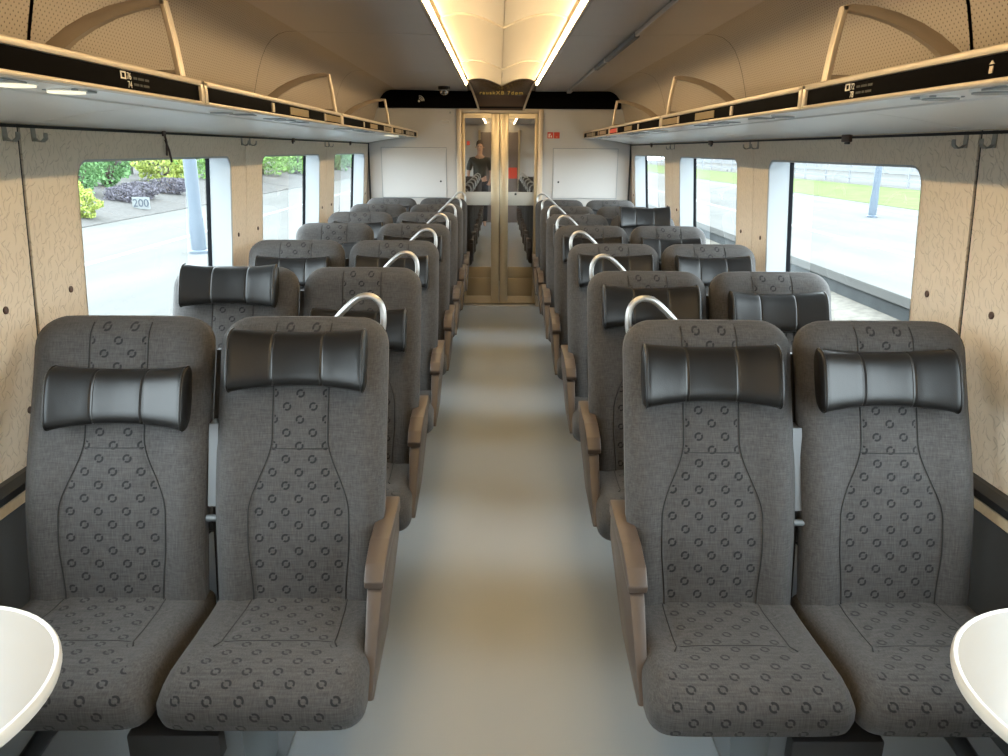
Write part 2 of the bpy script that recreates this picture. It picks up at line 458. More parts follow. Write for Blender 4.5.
# ceiling: backing, flat panels, curved perforated panels, light channel
ce = MB().box(-1.49, 1.49, YB, 9.7, 2.30, 2.34).build('ceiling', m_seamdark); tag(ce, kind='structure')
CO, CW = 0.012, -0.0115        # the light channel sits slightly off centre
COVE = [(1.02, 2.163), (1.075, 2.160), (1.115, 2.148), (1.150, 2.125), (1.180, 2.090), (1.206, 2.040), (1.230, 1.975), (1.252, 1.895), (1.270, 1.82), (1.282, 1.742)]
for s in (-1, 1):
    for k in range(len(SEAMS) - 1):
        a, b = SEAMS[k] + 0.003, SEAMS[k + 1] - 0.003
        wi_ = 0.3165 if s < 0 else 0.3405
        MB().prism([(s * wi_, 2.157), (s * (wi_ + 0.01), 2.152), (s * 1.017, 2.161), (s * 1.017, 2.176), (s * wi_, 2.176)], a, b).build('ceiling_panel', m_ceil, ce)
        rows, uvs = [], []; acc = 0
        ca = a + (0.005 if k == 2 else 0); cb = b - (0.005 if k == 1 else 0)
        for i, (x, z) in enumerate(COVE):
            if i: acc += math.dist(COVE[i], COVE[i - 1])
            rows.append([(s * x, ca, z), (s * x, cb, z)]); uvs.append([(acc, a), (acc, b)])
        pm = MB().grid(rows, uvs); o = pm.build('cove_panel', m_perf, ce, 3.14)
        # dark backing strip behind the joint
        MB().loft([[(s * (x + 0.012), y, z + 0.006) for x, z in COVE] for y in (b - 0.01, b + 0.016)], cap=False, closed=False).build('joint_strip', m_seamdark, ce)
    # channel side wall and lip
    MB().prism([(s * 0.332, 2.15), (s * 0.340, 2.15), (s * 0.340, 2.28), (s * 0.332, 2.28)], YB, 7.34).build('channel_side', m_champ, ce).location.x = s * CW + CO
LY = [-1.69, 0.02, 1.96, 3.90, 5.84, 7.30]
def chz(x): x = abs(x); return 2.150 + 0.060 * math.sin(min(1, x / 0.22) * math.pi / 2) - 0.02 * max(0, (x - 0.22) / 0.1) ** 2
for s in (-1, 1):
    for k in range(len(LY) - 1):
        xs = [0.0015 + 0.306 * i / 12 for i in range(13)]
        a, b = LY[k] + 0.004, LY[k + 1] - 0.004
        rows = []
        for y, dz in ((a, 0.03), (a, 0.0), (a + 0.012, -0.004), (b - 0.1, 0.0), (b - 0.03, 0.004), (b, 0.012)):
            rows.append([(s * x, y, chz(x) + dz) for x in xs])
        lp_ = MB().grid(rows).build('light_panel', m_light, ce, 0.9); lp_.scale.x = 0.965; lp_.location.x = CO
MB().box(-0.332, 0.332, YB, 7.34, 2.27, 2.29).build('channel_top', m_light, ce)

# two lamp strips
for s in (-1, 1):
    st = MB().prism([(s * 0.331, 2.160), (s * 0.331, 2.184), (s * 0.325, 2.186), (s * 0.3215, 2.174), (s * 0.325, 2.162)], YB + 0.02, 7.29)
    o = st.build('lamp_strip', m_lamp); o.location.x = s * CW + CO
    tag(o, 'long warm white light strip along the ceiling channel edge on the %s side' % ('tree' if s < 0 else 'track'), 'lamp', 'ceiling light strips')

# end wall with cabinet doors
ew = MB()
for s in (-1, 1):
    ew.box(s * 0.43, s * 1.40, 8.0, 8.06, 0, 2.02)
ew.box(-1.40, 1.40, 8.0, 8.06, 2.0, 2.28)
ewo = ew.build('wall_end', m_end); tag(ewo, kind='structure')
for s in (-1, 1):
    cd = MB().box(s * 0.545, s * 1.195, 7.985, 8.0, 1.13, 1.615, 0.004).build('cabinet_door', m_cab, ewo)
    MB().loft([[(s * x, 7.996, z) for x, z in ((0.538, 1.123), (1.202, 1.123), (1.202, 1.622), (0.538, 1.622))],
               [(s * x, 7.996, z) for x, z in ((0.545, 1.13), (1.195, 1.13), (1.195, 1.615), (0.545, 1.615))]], cap=False).build('door_gap', m_lensoff, ewo)
    MB().lathe([(0.010, 0.0), (0.010, -0.006), (0.005, -0.008)], (s * 0.60, 7.985, 1.29), 12, 'y').build('lock', m_darks, cd, 0.6)
    MB().box(s * 1.318, s * 1.332, 7.97, 8.0, 0.66, 1.68).build('corner_strip', m_darks, ewo)
ov = MB().loft([[(-0.56 + (0.055 + d) * math.cos(q), 8.0 - h, 1.865 + (0.022 + d) * math.sin(q)) for q in [2 * math.pi * k / 24 for k in range(24)]] for d, h in ((0.004, 0.0), (0.002, 0.008), (-0.004, 0.008), (-0.006, 0.003))], cap=True)
ov.build('oval_vent', m_end, ewo, 0.6)
MB().box(-0.505, -0.485, 7.995, 8.0, 1.945, 1.965, 0.002).build('small_plate', m_lensoff, ewo)
# stickers on the end wall
for i, x in enumerate((0.508, 0.573)):
    st = MB().box(x - 0.029, x + 0.029, 7.996, 8.0, 1.715, 1.775, 0.0015)
    o = st.build('safety_sticker', m_red)
    tag(o, ('red square sticker with a white extinguisher symbol on the end wall' if i == 0 else 'plain red square sticker beside the door on the end wall'), 'sticker', 'red stickers on the end wall')
    if i == 0:
        MB().box(x - 0.018, x - 0.006, 7.9945, 7.996, 1.724, 1.758).box(x - 0.018, x + 0.006, 7.9945, 7.996, 1.752, 1.760).box(x + 0.004, x + 0.016, 7.9945, 7.996, 1.724, 1.742).build('symbol', m_white, o)
    else:
        MB().box(x - 0.008, x + 0.008, 7.9945, 7.996, 1.724, 1.734).build('symbol', mat('pale red print', (0.8, 0.25, 0.15), 0.5), o)

# black bulkhead band and brown display hood
bk = MB().box(-1.20, 1.20, 7.95, 8.0, 1.995, 2.16, 0.006).build('trim_3', m_black); tag(bk, kind='structure')
ico = MB().lathe([(0.011, 0.0), (0.011, -0.002)], (-0.80, 7.95, 2.058), 14, 'y')
for r in (0.024, 0.037, 0.050):
    L0 = [(-0.80 + rr * math.cos(math.radians(a)), 2.058 + rr * math.sin(math.radians(a))) for rr in (r - 0.0035,) for a in range(0, 91, 10)]
    L1 = [(-0.80 + rr * math.cos(math.radians(a)), 2.058 + rr * math.sin(math.radians(a))) for rr in (r + 0.0035,) for a in range(90, -1, -10)]
    ico.prism(L0 + L1, 7.947, 7.9495)
ico.build('wireless_symbol', m_white, bk)
hood = MB(); rows = []
for i in range(13):
    q = i / 12
    y = 7.30 + 0.66 * math.sin(q * math.pi / 2); z0 = 2.19 - 0.20 * (1 - math.cos(q * math.pi / 2)) - 0.012 * q
    hw = lerp(0.318, 0.228, q ** 1.3)
    row = []
    for j in range(17):
        u = -1 + j / 8
        zz = z0 if i else chz(u * 0.318) + 0.0
        if i: zz = lerp(chz(u * 0.318), z0, sstep(0, 0.5, q)) - 0.20 * (1 - math.cos(q * math.pi / 2)) * (1 - sstep(0, 0.5, q))
        row.append((u * hw, y, zz))
    rows.append(row)
hood.grid(rows)
ho = hood.build('display_hood', m_hood, None, 3.14)
tag(ho, 'brown curved display hood with dim yellow letters above the sliding door', 'display')
for s in (0, -1):
    MB().tube([rows[i][s] for i in range(13)], 0.011, 8).build('hood_edge', m_champ, ho, 3.14)
ho.location.x = CO; ho.scale.x = 0.965
tm = text_mesh('letters', 'rauskXB 7d\u00f8m', 0.058, m_led, 0.0008, 'CENTER')
tm.transform(Matrix.Translation((0.0, 7.655, 2.105)) @ Matrix.Rotation(math.radians(53), 4, 'X'))
obj('display_letters', tm, ho)['kind'] = 'stuff'

# dome camera
dc = empty('dome_camera', (-0.515, 7.42, 2.155), label='small black dome camera under the ceiling by the black bulkhead', cat='camera')
MB().lathe([(0.055, 0.0), (0.055, -0.025), (0.048, -0.03)], (0, 0, 0), 20).build('base', m_blackp, dc, 0.6)
MB().lathe([(0.046, -0.03), (0.045, -0.045), (0.036, -0.062), (0.02, -0.072), (0.004, -0.075)], (0, 0, 0), 20).build('dome', mat('dome glass', (0.30, 0.28, 0.26), 0.12, 0.8), dc, 1.2)
MB().lathe([(0.048, -0.028), (0.050, -0.033), (0.046, -0.036)], (0, 0, 0), 20).build('ring', m_alu, dc, 0.6)
# conduit on the ceiling
cr = empty('ceiling_conduit', (0.66, 3.0, 2.145), label='thin grey conduit rail running along the ceiling panels', cat='conduit')
MB().box(-0.009, 0.009, -4.6, 4.75, -0.012, 0.010, 0.004).build('rail', m_ceil, cr, 0.6)
MB().box(-0.014, 0.014, 1.0, 2.6, -0.017, 0.008, 0.004).build('cover', m_bar, cr, 0.6)
MB().box(-0.016, 0.016, 2.05, 2.10, -0.02, 0.008, 0.004).build('clip', m_ceil, cr, 0.6)
MB().box(-0.02, 0.02, 4.5, 4.75, -0.02, 0.008, 0.005).build('end_cap', m_ceil, cr, 0.6)

# sliding door at the end
fr = MB()
for s in (-1, 1):
    fr.box(s * 0.385, s * 0.435, 7.965, 8.12, 0, 1.985, 0.006)
fr.box(-0.435, 0.435, 7.985, 8.12, 1.955, 2.0, 0.004)
door = fr.build('door_1', m_champ, None, 0.5); tag(door, kind='structure')
for s in (-1, 1):
    lf = MB().box(s * 0.002, s * 0.088, 8.03, 8.07, 0.02, 1.955, 0.004)
    lf.box(s * 0.352, s * 0.384, 8.03, 8.07, 0.02, 1.955, 0.004)
    lf.box(s * 0.088, s * 0.352, 8.032, 8.068, 1.905, 1.955).box(s * 0.088, s * 0.352, 8.032, 8.068, 0.02, 0.10)
    leaf = lf.build('door_leaf', m_gold, door, 0.5)
    x0, x1 = s * 0.088, s * 0.352
    MB().grid([[(x0, 8.048, 1.185), (x1, 8.048, 1.185)], [(x0, 8.048, 1.905), (x1, 8.048, 1.905)]]).build('pane', m_doorglass, leaf)
    MB().grid([[(x0, 8.048, 0.41), (x1, 8.048, 0.41)], [(x0, 8.048, 1.05), (x1, 8.048, 1.05)]]).build('pane', m_doorglass, leaf)
    MB().box(x0, x1, 8.036, 8.064, 1.05, 1.185, 0.003).build('middle_rail', mat('frosted band', (0.42, 0.41, 0.37), 0.4), leaf, 0.5)
    MB().box(x0, x1, 8.036, 8.064, 0.295, 0.41, 0.003).build('lower_rail', m_gold2, leaf, 0.5)
    MB().box(x0, x1, 8.040, 8.060, 0.10, 0.292, 0.003).build('kick_plate', m_gold2, leaf, 0.5)
    MB().box(s * 0.352, s * 0.3525, 8.02, 8.03, 0.1, 1.9).build('edge_bead', m_alu, leaf)
MB().lathe([(0.012, 0.0), (0.012, -0.008), (0.006, -0.012)], (0.165, 8.036, 1.165), 12, 'y').build('lock', m_darks, door, 0.6)
MB().box(-0.385, 0.385, 7.97, 8.12, 0.0, 0.012, 0.003).build('threshold', m_alu, door)
o = MB().box(-0.335, -0.305, 8.043, 8.046, 1.645, 1.685).build('door_sticker', m_red); tag(o, 'small red square sticker on the sliding door glass', 'sticker')

# vestibule beyond the door
m_vest = noisy(mat('vestibule wall', (0.16, 0.13, 0.12), 0.5), (0.16, 0.13, 0.12), 0.06, 3)
vb = MB().box(-1.3, 1.3, 9.6, 9.65, 0, 2.3).box(-1.35, -1.3, 8.06, 9.65, 0, 2.3).box(1.3, 1.35, 8.06, 9.65, 0, 2.3)
vo = vb.build('wall_vestibule', m_vest); tag(vo, kind='structure')
o = MB().box(-1.3, 1.3, 8.12, 9.65, -0.06, -0.002).build('floor_vestibule', m_floor); tag(o, kind='structure')
vl = MB().box(-0.5, 0.5, 8.6, 8.75, 2.27, 2.3, 0.004).build('vestibule_lamp', mat('vestibule lamp', (1, 0.9, 0.7), 0.5, emit=(1.0, 0.8, 0.5), estr=6.0)); tag(vl, 'warm ceiling lamp in the vestibule behind the sliding door', 'lamp')
# rear end of the saloon, behind the camera
o = MB().box(-1.49, 1.49, YB - 0.05, YB, 0, 2.34).build('wall_rear', m_end); tag(o, kind='structure')
dr = MB().box(-0.42, 0.42, YB, YB + 0.03, 0.0, 1.98, 0.004).build('door_2', m_vest, None); tag(dr, kind='structure')
MB().box(-0.47, -0.42, YB, YB + 0.05, 0.0, 2.02, 0.004).build('jamb', m_gold, dr); MB().box(0.42, 0.47, YB, YB + 0.05, 0.0, 2.02, 0.004).build('jamb', m_gold, dr)

no = MB().box(0.17, 0.40, YB + 0.03, YB + 0.035, 0.98, 1.22, 0.002).build('notice_board', m_red); tag(no, 'orange red notice on the brown rear door, mirrored in the sliding door glass', 'notice')
# ------------------------------------------------------------------ luggage racks
def rack(s, y0, y1, idx, label):
    r = empty('luggage_rack', (s * 1.30, y0, 1.66), label=label, cat='luggage rack', group='luggage racks above the windows')
    ox, oy, oz = r.location
    def P(mb, name, m, parent=None, smooth=None):
        par = parent or r
        off = (ox, oy, oz)
        mb.v = [(p[0] - off[0], p[1] - off[1], p[2] - off[2]) for p in mb.v]
        return mb.build(name, m, par, smooth)
    a, b = y0 + 0.003, y1 - 0.003
    P(MB().prism([(s * 0.845, 1.719), (s * 1.0, 1.7135), (s * 1.003, 1.709), (s * 1.16, 1.690), (s * 1.325, 1.660), (s * 1.328, 1.68), (s * 1.27, 1.742), (s * 0.845, 1.742)], a, b), 'shelf', m_rackw, None, 0.35)
    fr = MB()
    fr.box(s * 0.822, s * 0.852, a, b, 1.763, 1.778, 0.004).box(s * 0.822, s * 0.852, a, b, 1.714, 1.7235, 0.003)
    fr.box(s * 0.822, s * 0.852, a, a + 0.022, 1.714, 1.778, 0.004).box(s * 0.822, s * 0.852, b - 0.022, b, 1.714, 1.778, 0.004)
    P(fr, 'front_rail', m_champ, None, 0.5)
    pan = P(MB().box(s * 0.830, s * 0.845, a + 0.02, b - 0.02, 1.722, 1.765), 'display_panel', m_black)
    if idx >= 2:
        for yy in (y0 + 0.68, y0 + 1.54) + ((y0 + 1.1,) if idx == 4 else ()):
            if yy < b: P(MB().box(s * 0.824, s * 0.83, yy - 0.012, yy + 0.012, 1.727, 1.759, 0.001), 'rail_post', m_champ)
        for ya, yb2 in ((y0 + 0.92, y0 + 1.22),) + (((y0 + 1.56, y1 - 0.02),) if idx < 4 else ((y0 + 0.2, y0 + 0.6), (y0 + 1.2, y0 + 1.5))):
            mm = m_red if (s > 0 and idx == 3 and ya > y0 + 1.3) else m_goldrefl
            P(MB().box(s * 0.8275, s * 0.8305, ya, yb2, 1.729, 1.757), 'painted_reflection', mm)  # gold and red reflections on the black panel, painted as thin patches
    # lamps and vents on the underside
    for q, yy in enumerate((y0 + 0.62, y0 + 1.02, y0 + 1.18, y0 + 1.42)):
        vm = MB().box(s * 0.885, s * 0.955, yy - 0.045, yy + 0.045, 1.7125, 1.7165, 0.0015)
        P(vm, 'air_vent', m_lensoff)
    for q, yy in enumerate(LIGHTS[idx]):
        lit = (s < 0 and idx in (1, 4))
        lm = MB().lathe([(0.040, 0.0), (0.040, -0.005), (0.034, -0.007)], (s * 0.92, yy, 1.718), 20)
        lo = P(lm, 'reading_lamp', m_rackw, None, 0.6)
        l2 = MB().lathe([(0.037, -0.004), (0.036, -0.0095), (0.004, -0.011)], (s * 0.92, yy, 1.718), 20)
        l2.v = [(p[0] - ox, p[1] - oy, p[2] - oz) for p in l2.v]; l2.build('lens', m_spot if lit else m_lensoff, lo, 0.6)
    # arched divider
    if idx < 4:
        yd = y1 - 0.13
        cl = [(0.833, 1.778), (0.842, 1.86), (0.852, 1.925), (0.858, 1.956)]
        d = empty('divider', (0, 0, 0)); d.parent = r
        def strip(pts, wid, th):
            L = []
            for i, (x, z) in enumerate(pts):
                x0, z0 = pts[max(0, i - 1)]; x1, z1 = pts[min(len(pts) - 1, i + 1)]
                tx, tz = x1 - x0, z1 - z0; ln = math.hypot(tx, tz); nx, nz = -tz / ln, tx / ln
                w_ = wid[i] if isinstance(wid, list) else wid
                h = th / 2
                L.append([(s * (x + nx * w_ / 2), yd - h, z + nz * w_ / 2), (s * (x + nx * w_ * 0.3), yd - h - 0.003, z + nz * w_ * 0.3), (s * (x - nx * w_ * 0.3), yd - h - 0.003, z - nz * w_ * 0.3), (s * (x - nx * w_ / 2), yd - h, z - nz * w_ / 2),
                          (s * (x - nx * w_ / 2), yd + h, z - nz * w_ / 2), (s * (x + nx * w_ / 2), yd + h, z + nz * w_ / 2)])
            return MB().loft(L)
        P(strip(cl, 0.015, 0.024), 'arch_post', m_champ, None, 0.6)
        ar = [(0.851, 1.951), (0.875, 1.952), (0.93, 1.945), (0.99, 1.929), (1.05, 1.905), (1.10, 1.878), (1.15, 1.842), (1.19, 1.80), (1.22, 1.757)]
        P(strip(ar, [0.012, 0.018, 0.024, 0.028, 0.032, 0.035, 0.038, 0.04, 0.04], 0.024), 'arch_band', m_arch, None, 0.6)
        P(strip([(0.84, 1.786), (1.0, 1.784), (1.2, 1.772)], 0.014, 0.024), 'arch_base', m_arch, None, 0.6)
        bpy.data.objects.remove(d)
    # printed seat numbers
    def txt(t_, size, y, z, m):
        me = text_mesh('print', t_, size, m, 0.0003, 'LEFT')
        Rm = Matrix(((0, 0, s * -1, 0), (-s * 1.0 if s > 0 else 1, 0, 0, 0), (0, 1, 0, 0), (0, 0, 0, 1)))
        if s > 0: Rm = Matrix(((0, 0, -1, 0), (-1, 0, 0, 0), (0, 1, 0, 0), (0, 0, 0, 1)))
        else: Rm = Matrix(((0, 0, 1, 0), (1, 0, 0, 0), (0, 1, 0, 0), (0, 0, 0, 1)))
        me.transform(Matrix.Translation((s * 0.8290 - ox, y - oy, z - oz)) @ Rm)
        return obj('seat_number', me, pan)
    def dim_lines(y, d):        # two faint lines of small print, word by word
        for z, words in ((1.7475, (0.018, 0.03, 0.022)), (1.734, (0.026, 0.012, 0.03))):
            yy_ = y
            for w_ in words:
                b_ = MB().box(s * 0.8292 - ox, s * 0.83 - ox, min(yy_, yy_ + d * w_) - oy, max(yy_, yy_ + d * w_) - oy, z - oz, z + 0.005 - oz)
                b_.build('small_print', m_dim, pan); yy_ += d * (w_ + 0.005)
    if idx == 1:
        if s < 0:
            yy = 1.775
            txt('76', 0.0205, yy + 0.029, 1.7455, m_white); txt('74', 0.0205, yy + 0.029, 1.7275, m_white)
            fr2 = MB().box(s * 0.8285, s * 0.83, yy, yy + 0.024, 1.7445, 1.7475).box(s * 0.8285, s * 0.83, yy, yy + 0.024, 1.7575, 1.7605).box(s * 0.8285, s * 0.83, yy, yy + 0.004, 1.7475, 1.7575).box(s * 0.8285, s * 0.83, yy + 0.020, yy + 0.024, 1.7475, 1.7575)
            P2 = fr2; P2.v = [(p[0] - ox, p[1] - oy, p[2] - oz) for p in P2.v]; P2.build('window_symbol', m_white, pan)
            dim_lines(yy + 0.06, 1)
        else:
            yy = 1.985
            txt('72', 0.0205, yy - 0.029, 1.7455, m_white); txt('78', 0.0205, yy - 0.029, 1.7275, m_white)
            fr2 = MB().box(s * 0.8285, s * 0.83, yy - 0.024, yy, 1.7445, 1.7475).box(s * 0.8285, s * 0.83, yy - 0.024, yy, 1.7575, 1.7605).box(s * 0.8285, s * 0.83, yy - 0.004, yy, 1.7475, 1.7575).box(s * 0.8285, s * 0.83, yy - 0.024, yy - 0.020, 1.7475, 1.7575)
            fr2.v = [(p[0] - ox, p[1] - oy, p[2] - oz) for p in fr2.v]; fr2.build('window_symbol', m_white, pan)
            dim_lines(yy - 0.06, -1)
            ar = MB().prism([(1.398, 1.748), (1.412, 1.748), (1.405, 1.7545)], 0.8285, 0.83, 'x').box(0.8285, 0.83, 1.400, 1.410, 1.733, 1.745)
            ar.v = [(p[0] - ox, p[1] - oy, p[2] - oz) for p in ar.v]; ar.build('arrow_symbol', m_champ, pan)
    return r
m_goldrefl = noisy(mat('painted gold reflection', (0.26, 0.18, 0.075), 0.3, 0.4), (0.26, 0.18, 0.075), 0.15, 20)
RY = [-1.66, 0.31, 2.25, 4.19, 6.13, 7.985]
LIGHTS = {0: (-1.2,), 1: (1.535, 1.715), 2: (2.65,), 3: (4.6,), 4: (6.62, 6.95)}
RL = {0: 'by the rear wall', 1: 'with printed seat numbers above the white table', 2: 'next along from the one with seat numbers',
      3: 'two along from the one with seat numbers', 4: 'meeting the end wall cabinets'}
for s in (-1, 1):
    for k in range(5):
        rk = rack(s, RY[k], RY[k + 1], k, 'luggage rack section on the %s side, %s' % ('tree' if s < 0 else 'track', RL[k]))
        rk.location.x += 0.015 if s > 0 else -0.004

# coat hooks either side of the wall joints, blind latches above windows
def hook(s, y, z, label):
    h = empty('coat_hook', (s * wx(z), y, z), label=label, cat='hook', group='coat hooks under the racks')
    MB().box(-s * 0.004 if s > 0 else 0, 0 if s > 0 else 0.004, -0.010, 0.010, -0.014, 0.032, 0.001).build('plate', m_hook, h)
    pts = [(0, 0), (-0.012, -0.012), (-0.026, -0.014), (-0.036, -0.006), (-0.038, 0.008)]
    L = []
    for i, (x, zz) in enumerate(pts):
        L.append([(s * x, -0.009, zz - 0.002), (s * x, 0.009, zz - 0.002), (s * (x + 0.002), 0.009, zz + 0.002), (s * (x + 0.002), -0.009, zz + 0.002)])
    MB().loft(L).build('prong', m_hook, h, 0.8)
for s in (-1, 1):
    for k, sy in ((2, 2.19), (3, 4.13), (4, 6.07)):
        for d in (-0.065, 0.065):
            hook(s, sy + d, 1.628, 'coat hook on the %s side at the %s wall joint, %s' % ('tree' if s < 0 else 'track', {2: 'table end', 3: 'middle', 4: 'door end'}[k], 'towards the tables' if d < 0 else 'towards the door'))
    for k in (2, 3, 4):
        y = SEAMS[k] + (0.93 if s < 0 else 0.83)
        lb = 'dark blind latch above the %s window on the %s side' % ({2: 'nearest', 3: 'second', 4: 'third'}[k].replace('nearest', 'table end'), 'tree' if s < 0 else 'track')
        l = empty('blind_latch', (s * wx(1.66), y, 1.66), label=lb, cat='latch', group='blind latches over the windows')
        if s < 0 and k == 2:
            l['label'] = 'dark strap with forked end hanging over the table end window'
            MB().box(0.0, 0.008, -0.012, 0.012, -0.018, 0.008, 0.002).build('clip', m_brown, l)
            MB().tube([(0.006, 0, -0.01), (0.010, 0.002, -0.04), (0.008, -0.005, -0.09)], 0.0045, 6).build('strap', m_brown, l, 3.14)
            MB().tube([(0.006, 0, -0.03), (0.012, 0.012, -0.07), (0.014, 0.02, -0.115)], 0.0045, 6).build('strap', m_brown, l, 3.14)
        else:
            w = 0.035 if s > 0 else 0.02
            MB().box(-0.012, 0.012, -w, w, -0.022, 0.008, 0.004).build('grip', m_brown, l, 0.6)
            MB().box(-0.006, 0.006, -w * 0.5, w * 0.5, -0.030, -0.020, 0.002).build('tongue', m_blackp, l, 0.6)

# ------------------------------------------------------------------ seats
ZB, ZT = 0.405, 1.144
def yf(z):          # front face of the backrest along the centre line
    v = (z - ZB) / (ZT - ZB)
    return -0.252 + 0.225 * v - 0.020 * math.sin(math.pi * min(1, v * 1.25)) * (1 if v < 0.8 else 0) + 0.012 * sstep(0.75, 1, v)
def bw(z):          # half width
    r = 0.085
    w = lerp(0.227, 0.2335, sstep(0.40, 0.85, z))
    if z > ZT - r:
        q = (z - (ZT - r)) / r; w = w - r + r * math.sqrt(max(0, 1 - q ** 2.3))
    return w
def bol(x, z):      # side bolsters come forward a little
    w = 0.232
    return -0.030 * sstep(0.45, 0.85, abs(x) / w) * (0.35 + 0.65 * sstep(0.95, 0.62, z)) + 0.004
def fsurf(x, z): return yf(z) + bol(x, z)
def make_back():
    zs = [0.37, 0.38, 0.395] + [0.41 + 0.64 * i / 23 for i in range(24)] + [1.065, 1.08, 1.097, 1.112, 1.124, 1.133, 1.139, 1.1425, 1.144]
    loops = []
    for z in zs:
        w = max(bw(z), 0.02) if z < 1.144 else 0.13
        th = lerp(0.085, 0.10, (z - 0.4) / 0.75)
        edge = sstep(1.144, 1.097, z)     # the top rounds over
        if z < 0.395: edge = lerp(0.55, 1.0, (z - 0.37) / 0.025)
        L = []
        yc = yf(z) + th * 0.5
        for k in range(24):      # front, left to right
            u = -1 + 2 * k / 23
            x = w * math.sin(u * math.pi / 2) if abs(u) > 2 else w * u
            e = abs(u) ** 8
            y = fsurf(x, z) + e * 0.040
            y = lerp(yc, y, 0.15 + 0.85 * math.sqrt(edge))
            L.append((x, y, z))
        for k in range(10):      # rear, right to left
            u = 1 - 2 * k / 9
            x = w * 0.99 * u; y = yf(z) + th - abs(u) ** 6 * 0.03
            y = lerp(yc, y, 0.15 + 0.85 * math.sqrt(edge))
            L.append((x, y, z))
        loops.append(L)
    return MB().loft(loops).mesh('backrest', m_fab, 1.2)
def phw(z):         # half width of the patterned insert
    a = lerp(0.126, 0.137, sstep(0.42, 0.58, z))
    return lerp(a, 0.076, sstep(0.645, 0.845, z))
def make_backpanel():
    rows, uvs = [], []
    zs = [0.405 + 0.716 * i / 48 for i in range(49)] + [1.127, 1.132, 1.138, 1.142, 1.1455]
    acc = 0; pz = None
    for z in zs:
        if pz is not None: acc += math.hypot(z - pz, yf(z) - yf(pz))
        pz = z
        hw = phw(z); r, q = [], []
        edge = sstep(1.144, 1.097, z); th = 0.099; yc = yf(z) + th * 0.5
        for k in range(21):
            u = -1 + k / 10; x = hw * u
            y = fsurf(x, z)
            y = lerp(yc, y, 0.15 + 0.85 * math.sqrt(edge)) - 0.0065 * (1 - abs(u) ** 6) + 0.002
            r.append((x, y, z)); q.append((x, acc))
        rows.append(r); uvs.append(q)
    me = MB().grid(rows, uvs).mesh('back_panel', m_ring, 3.14)
    sm = MB()
    for sg in (-1, 1):
        pts = []
        for z in zs[:-3]:
            edge = sstep(1.144, 1.097, z); yc = yf(z) + 0.0495
            x = sg * phw(z); pts.append((x, lerp(yc, fsurf(x, z), 0.15 + 0.85 * math.sqrt(edge)) - 0.0008, z))
        sm.tube(pts, 0.0018, 6)
    z = 0.815; hw = phw(z)
    sm.tube([(hw * u / 5, fsurf(hw * u / 5, z) - 0.0062 * (1 - abs(u / 5) ** 6) + 0.001, z) for u in range(-5, 6)], 0.0013, 5)
    return me, sm.mesh('seam', m_seam, 3.14)
# cushion: profile in (y, z), lofted across x
CP = [(-0.19, 0.415), (-0.30, 0.412), (-0.41, 0.422), (-0.51, 0.434), (-0.575, 0.438), (-0.618, 0.432), (-0.646, 0.416), (-0.660, 0.392), (-0.661, 0.362), (-0.650, 0.333), (-0.628, 0.316), (-0.58, 0.310), (-0.43, 0.318), (-0.19, 0.33)]
def cush_pt(i, x, w, dy=0, out=0.0):
    cy_, cz_ = -0.45, 0.374
    y, z = CP[i]
    q = max(0, (abs(x) - (w - 0.05)) / 0.05); sh = 1 - math.sqrt(max(0, 1 - q * q))
    top = 1 if i <= 6 else 0.6
    yy = y if i in (0, 13) else y + 0.045 * sh * (1 if y < -0.55 else 0.0)
    zz = lerp(z, cz_, sh * 0.75 * top)
    zz += 0.010 * sstep(0.55, 0.85, abs(x) / w) * (1 - q) * (1 if 0 < i < 5 else 0)
    return (x, yy, zz)
def make_cushion(w=0.236):
    xs = [-w, -w + 0.002, -w + 0.007, -w + 0.015, -w + 0.026, -w + 0.04, -w + 0.055, -w * 0.62, -w * 0.45, -w * 0.22, 0]
    xs = xs + [-x for x in reversed(xs[:-1])]
    return MB().loft([[cush_pt(i, x, w) for i in range(len(CP))] for x in xs]).mesh('seat_cushion', m_fab, 1.3)
def make_cushpanel(w=0.236):
    idx = list(range(0, 10)); rows, uvs = [], []; acc = 0; prev = None
    dense = []
    for a in range(len(idx) - 1):
        for t_ in range(4 if a < 4 else 2):
            dense.append(a + t_ / (4 if a < 4 else 2))
    dense.append(9)
    seamL, seamR, cross = [], [], []
    for q in dense:
        i = int(q); fq = q - i; j = min(i + 1, 9)
        c0 = np.array(CP[i]); c1 = np.array(CP[j]); c = c0 * (1 - fq) + c1 * fq
        if prev is not None: acc += np.linalg.norm(c - prev)
        prev = c
        yy = c[0]
        hw = lerp(0.130, 0.140, sstep(-0.20, -0.46, yy)) if yy > -0.46 else lerp(0.140, 0.205, max(0, min(1, (-0.46 - yy) / 0.15)))
        if q > 5: hw = 0.205
        r, u_r = [], []
        for k in range(25):
            u = -1 + k / 12; x = hw * u
            p0 = np.array(cush_pt(i, x, w)); p1 = np.array(cush_pt(j, x, w)); p = p0 * (1 - fq) + p1 * fq
            nrm = np.array([0, 0, 1.0]) if i < 4 else np.array([0, -0.5, 0.85]) if i < 6 else np.array([0, -1.0, 0.1])
            p = p + nrm * (0.0055 * (1 - abs(u) ** 6) - 0.0015)
            r.append(tuple(p)); u_r.append((x, acc))
        rows.append(r); uvs.append(u_r)
        if yy > -0.50:
            seamL.append((r[0][0], r[0][1], r[0][2] + 0.0015)); seamR.append((r[-1][0], r[-1][1], r[-1][2] + 0.0015))
        if abs(yy + 0.460) < 0.013 and not cross: cross = [(p[0], p[1], p[2] + 0.0004) for p in r]
    me = MB().grid(rows, uvs).mesh('seat_panel', m_ring, 3.14)
    sm = MB().tube(seamL, 0.002, 6).tube(seamR, 0.002, 6)
    if cross: sm.tube(cross, 0.0012, 5)
    return me, sm.mesh('seam', m_seam, 3.14)
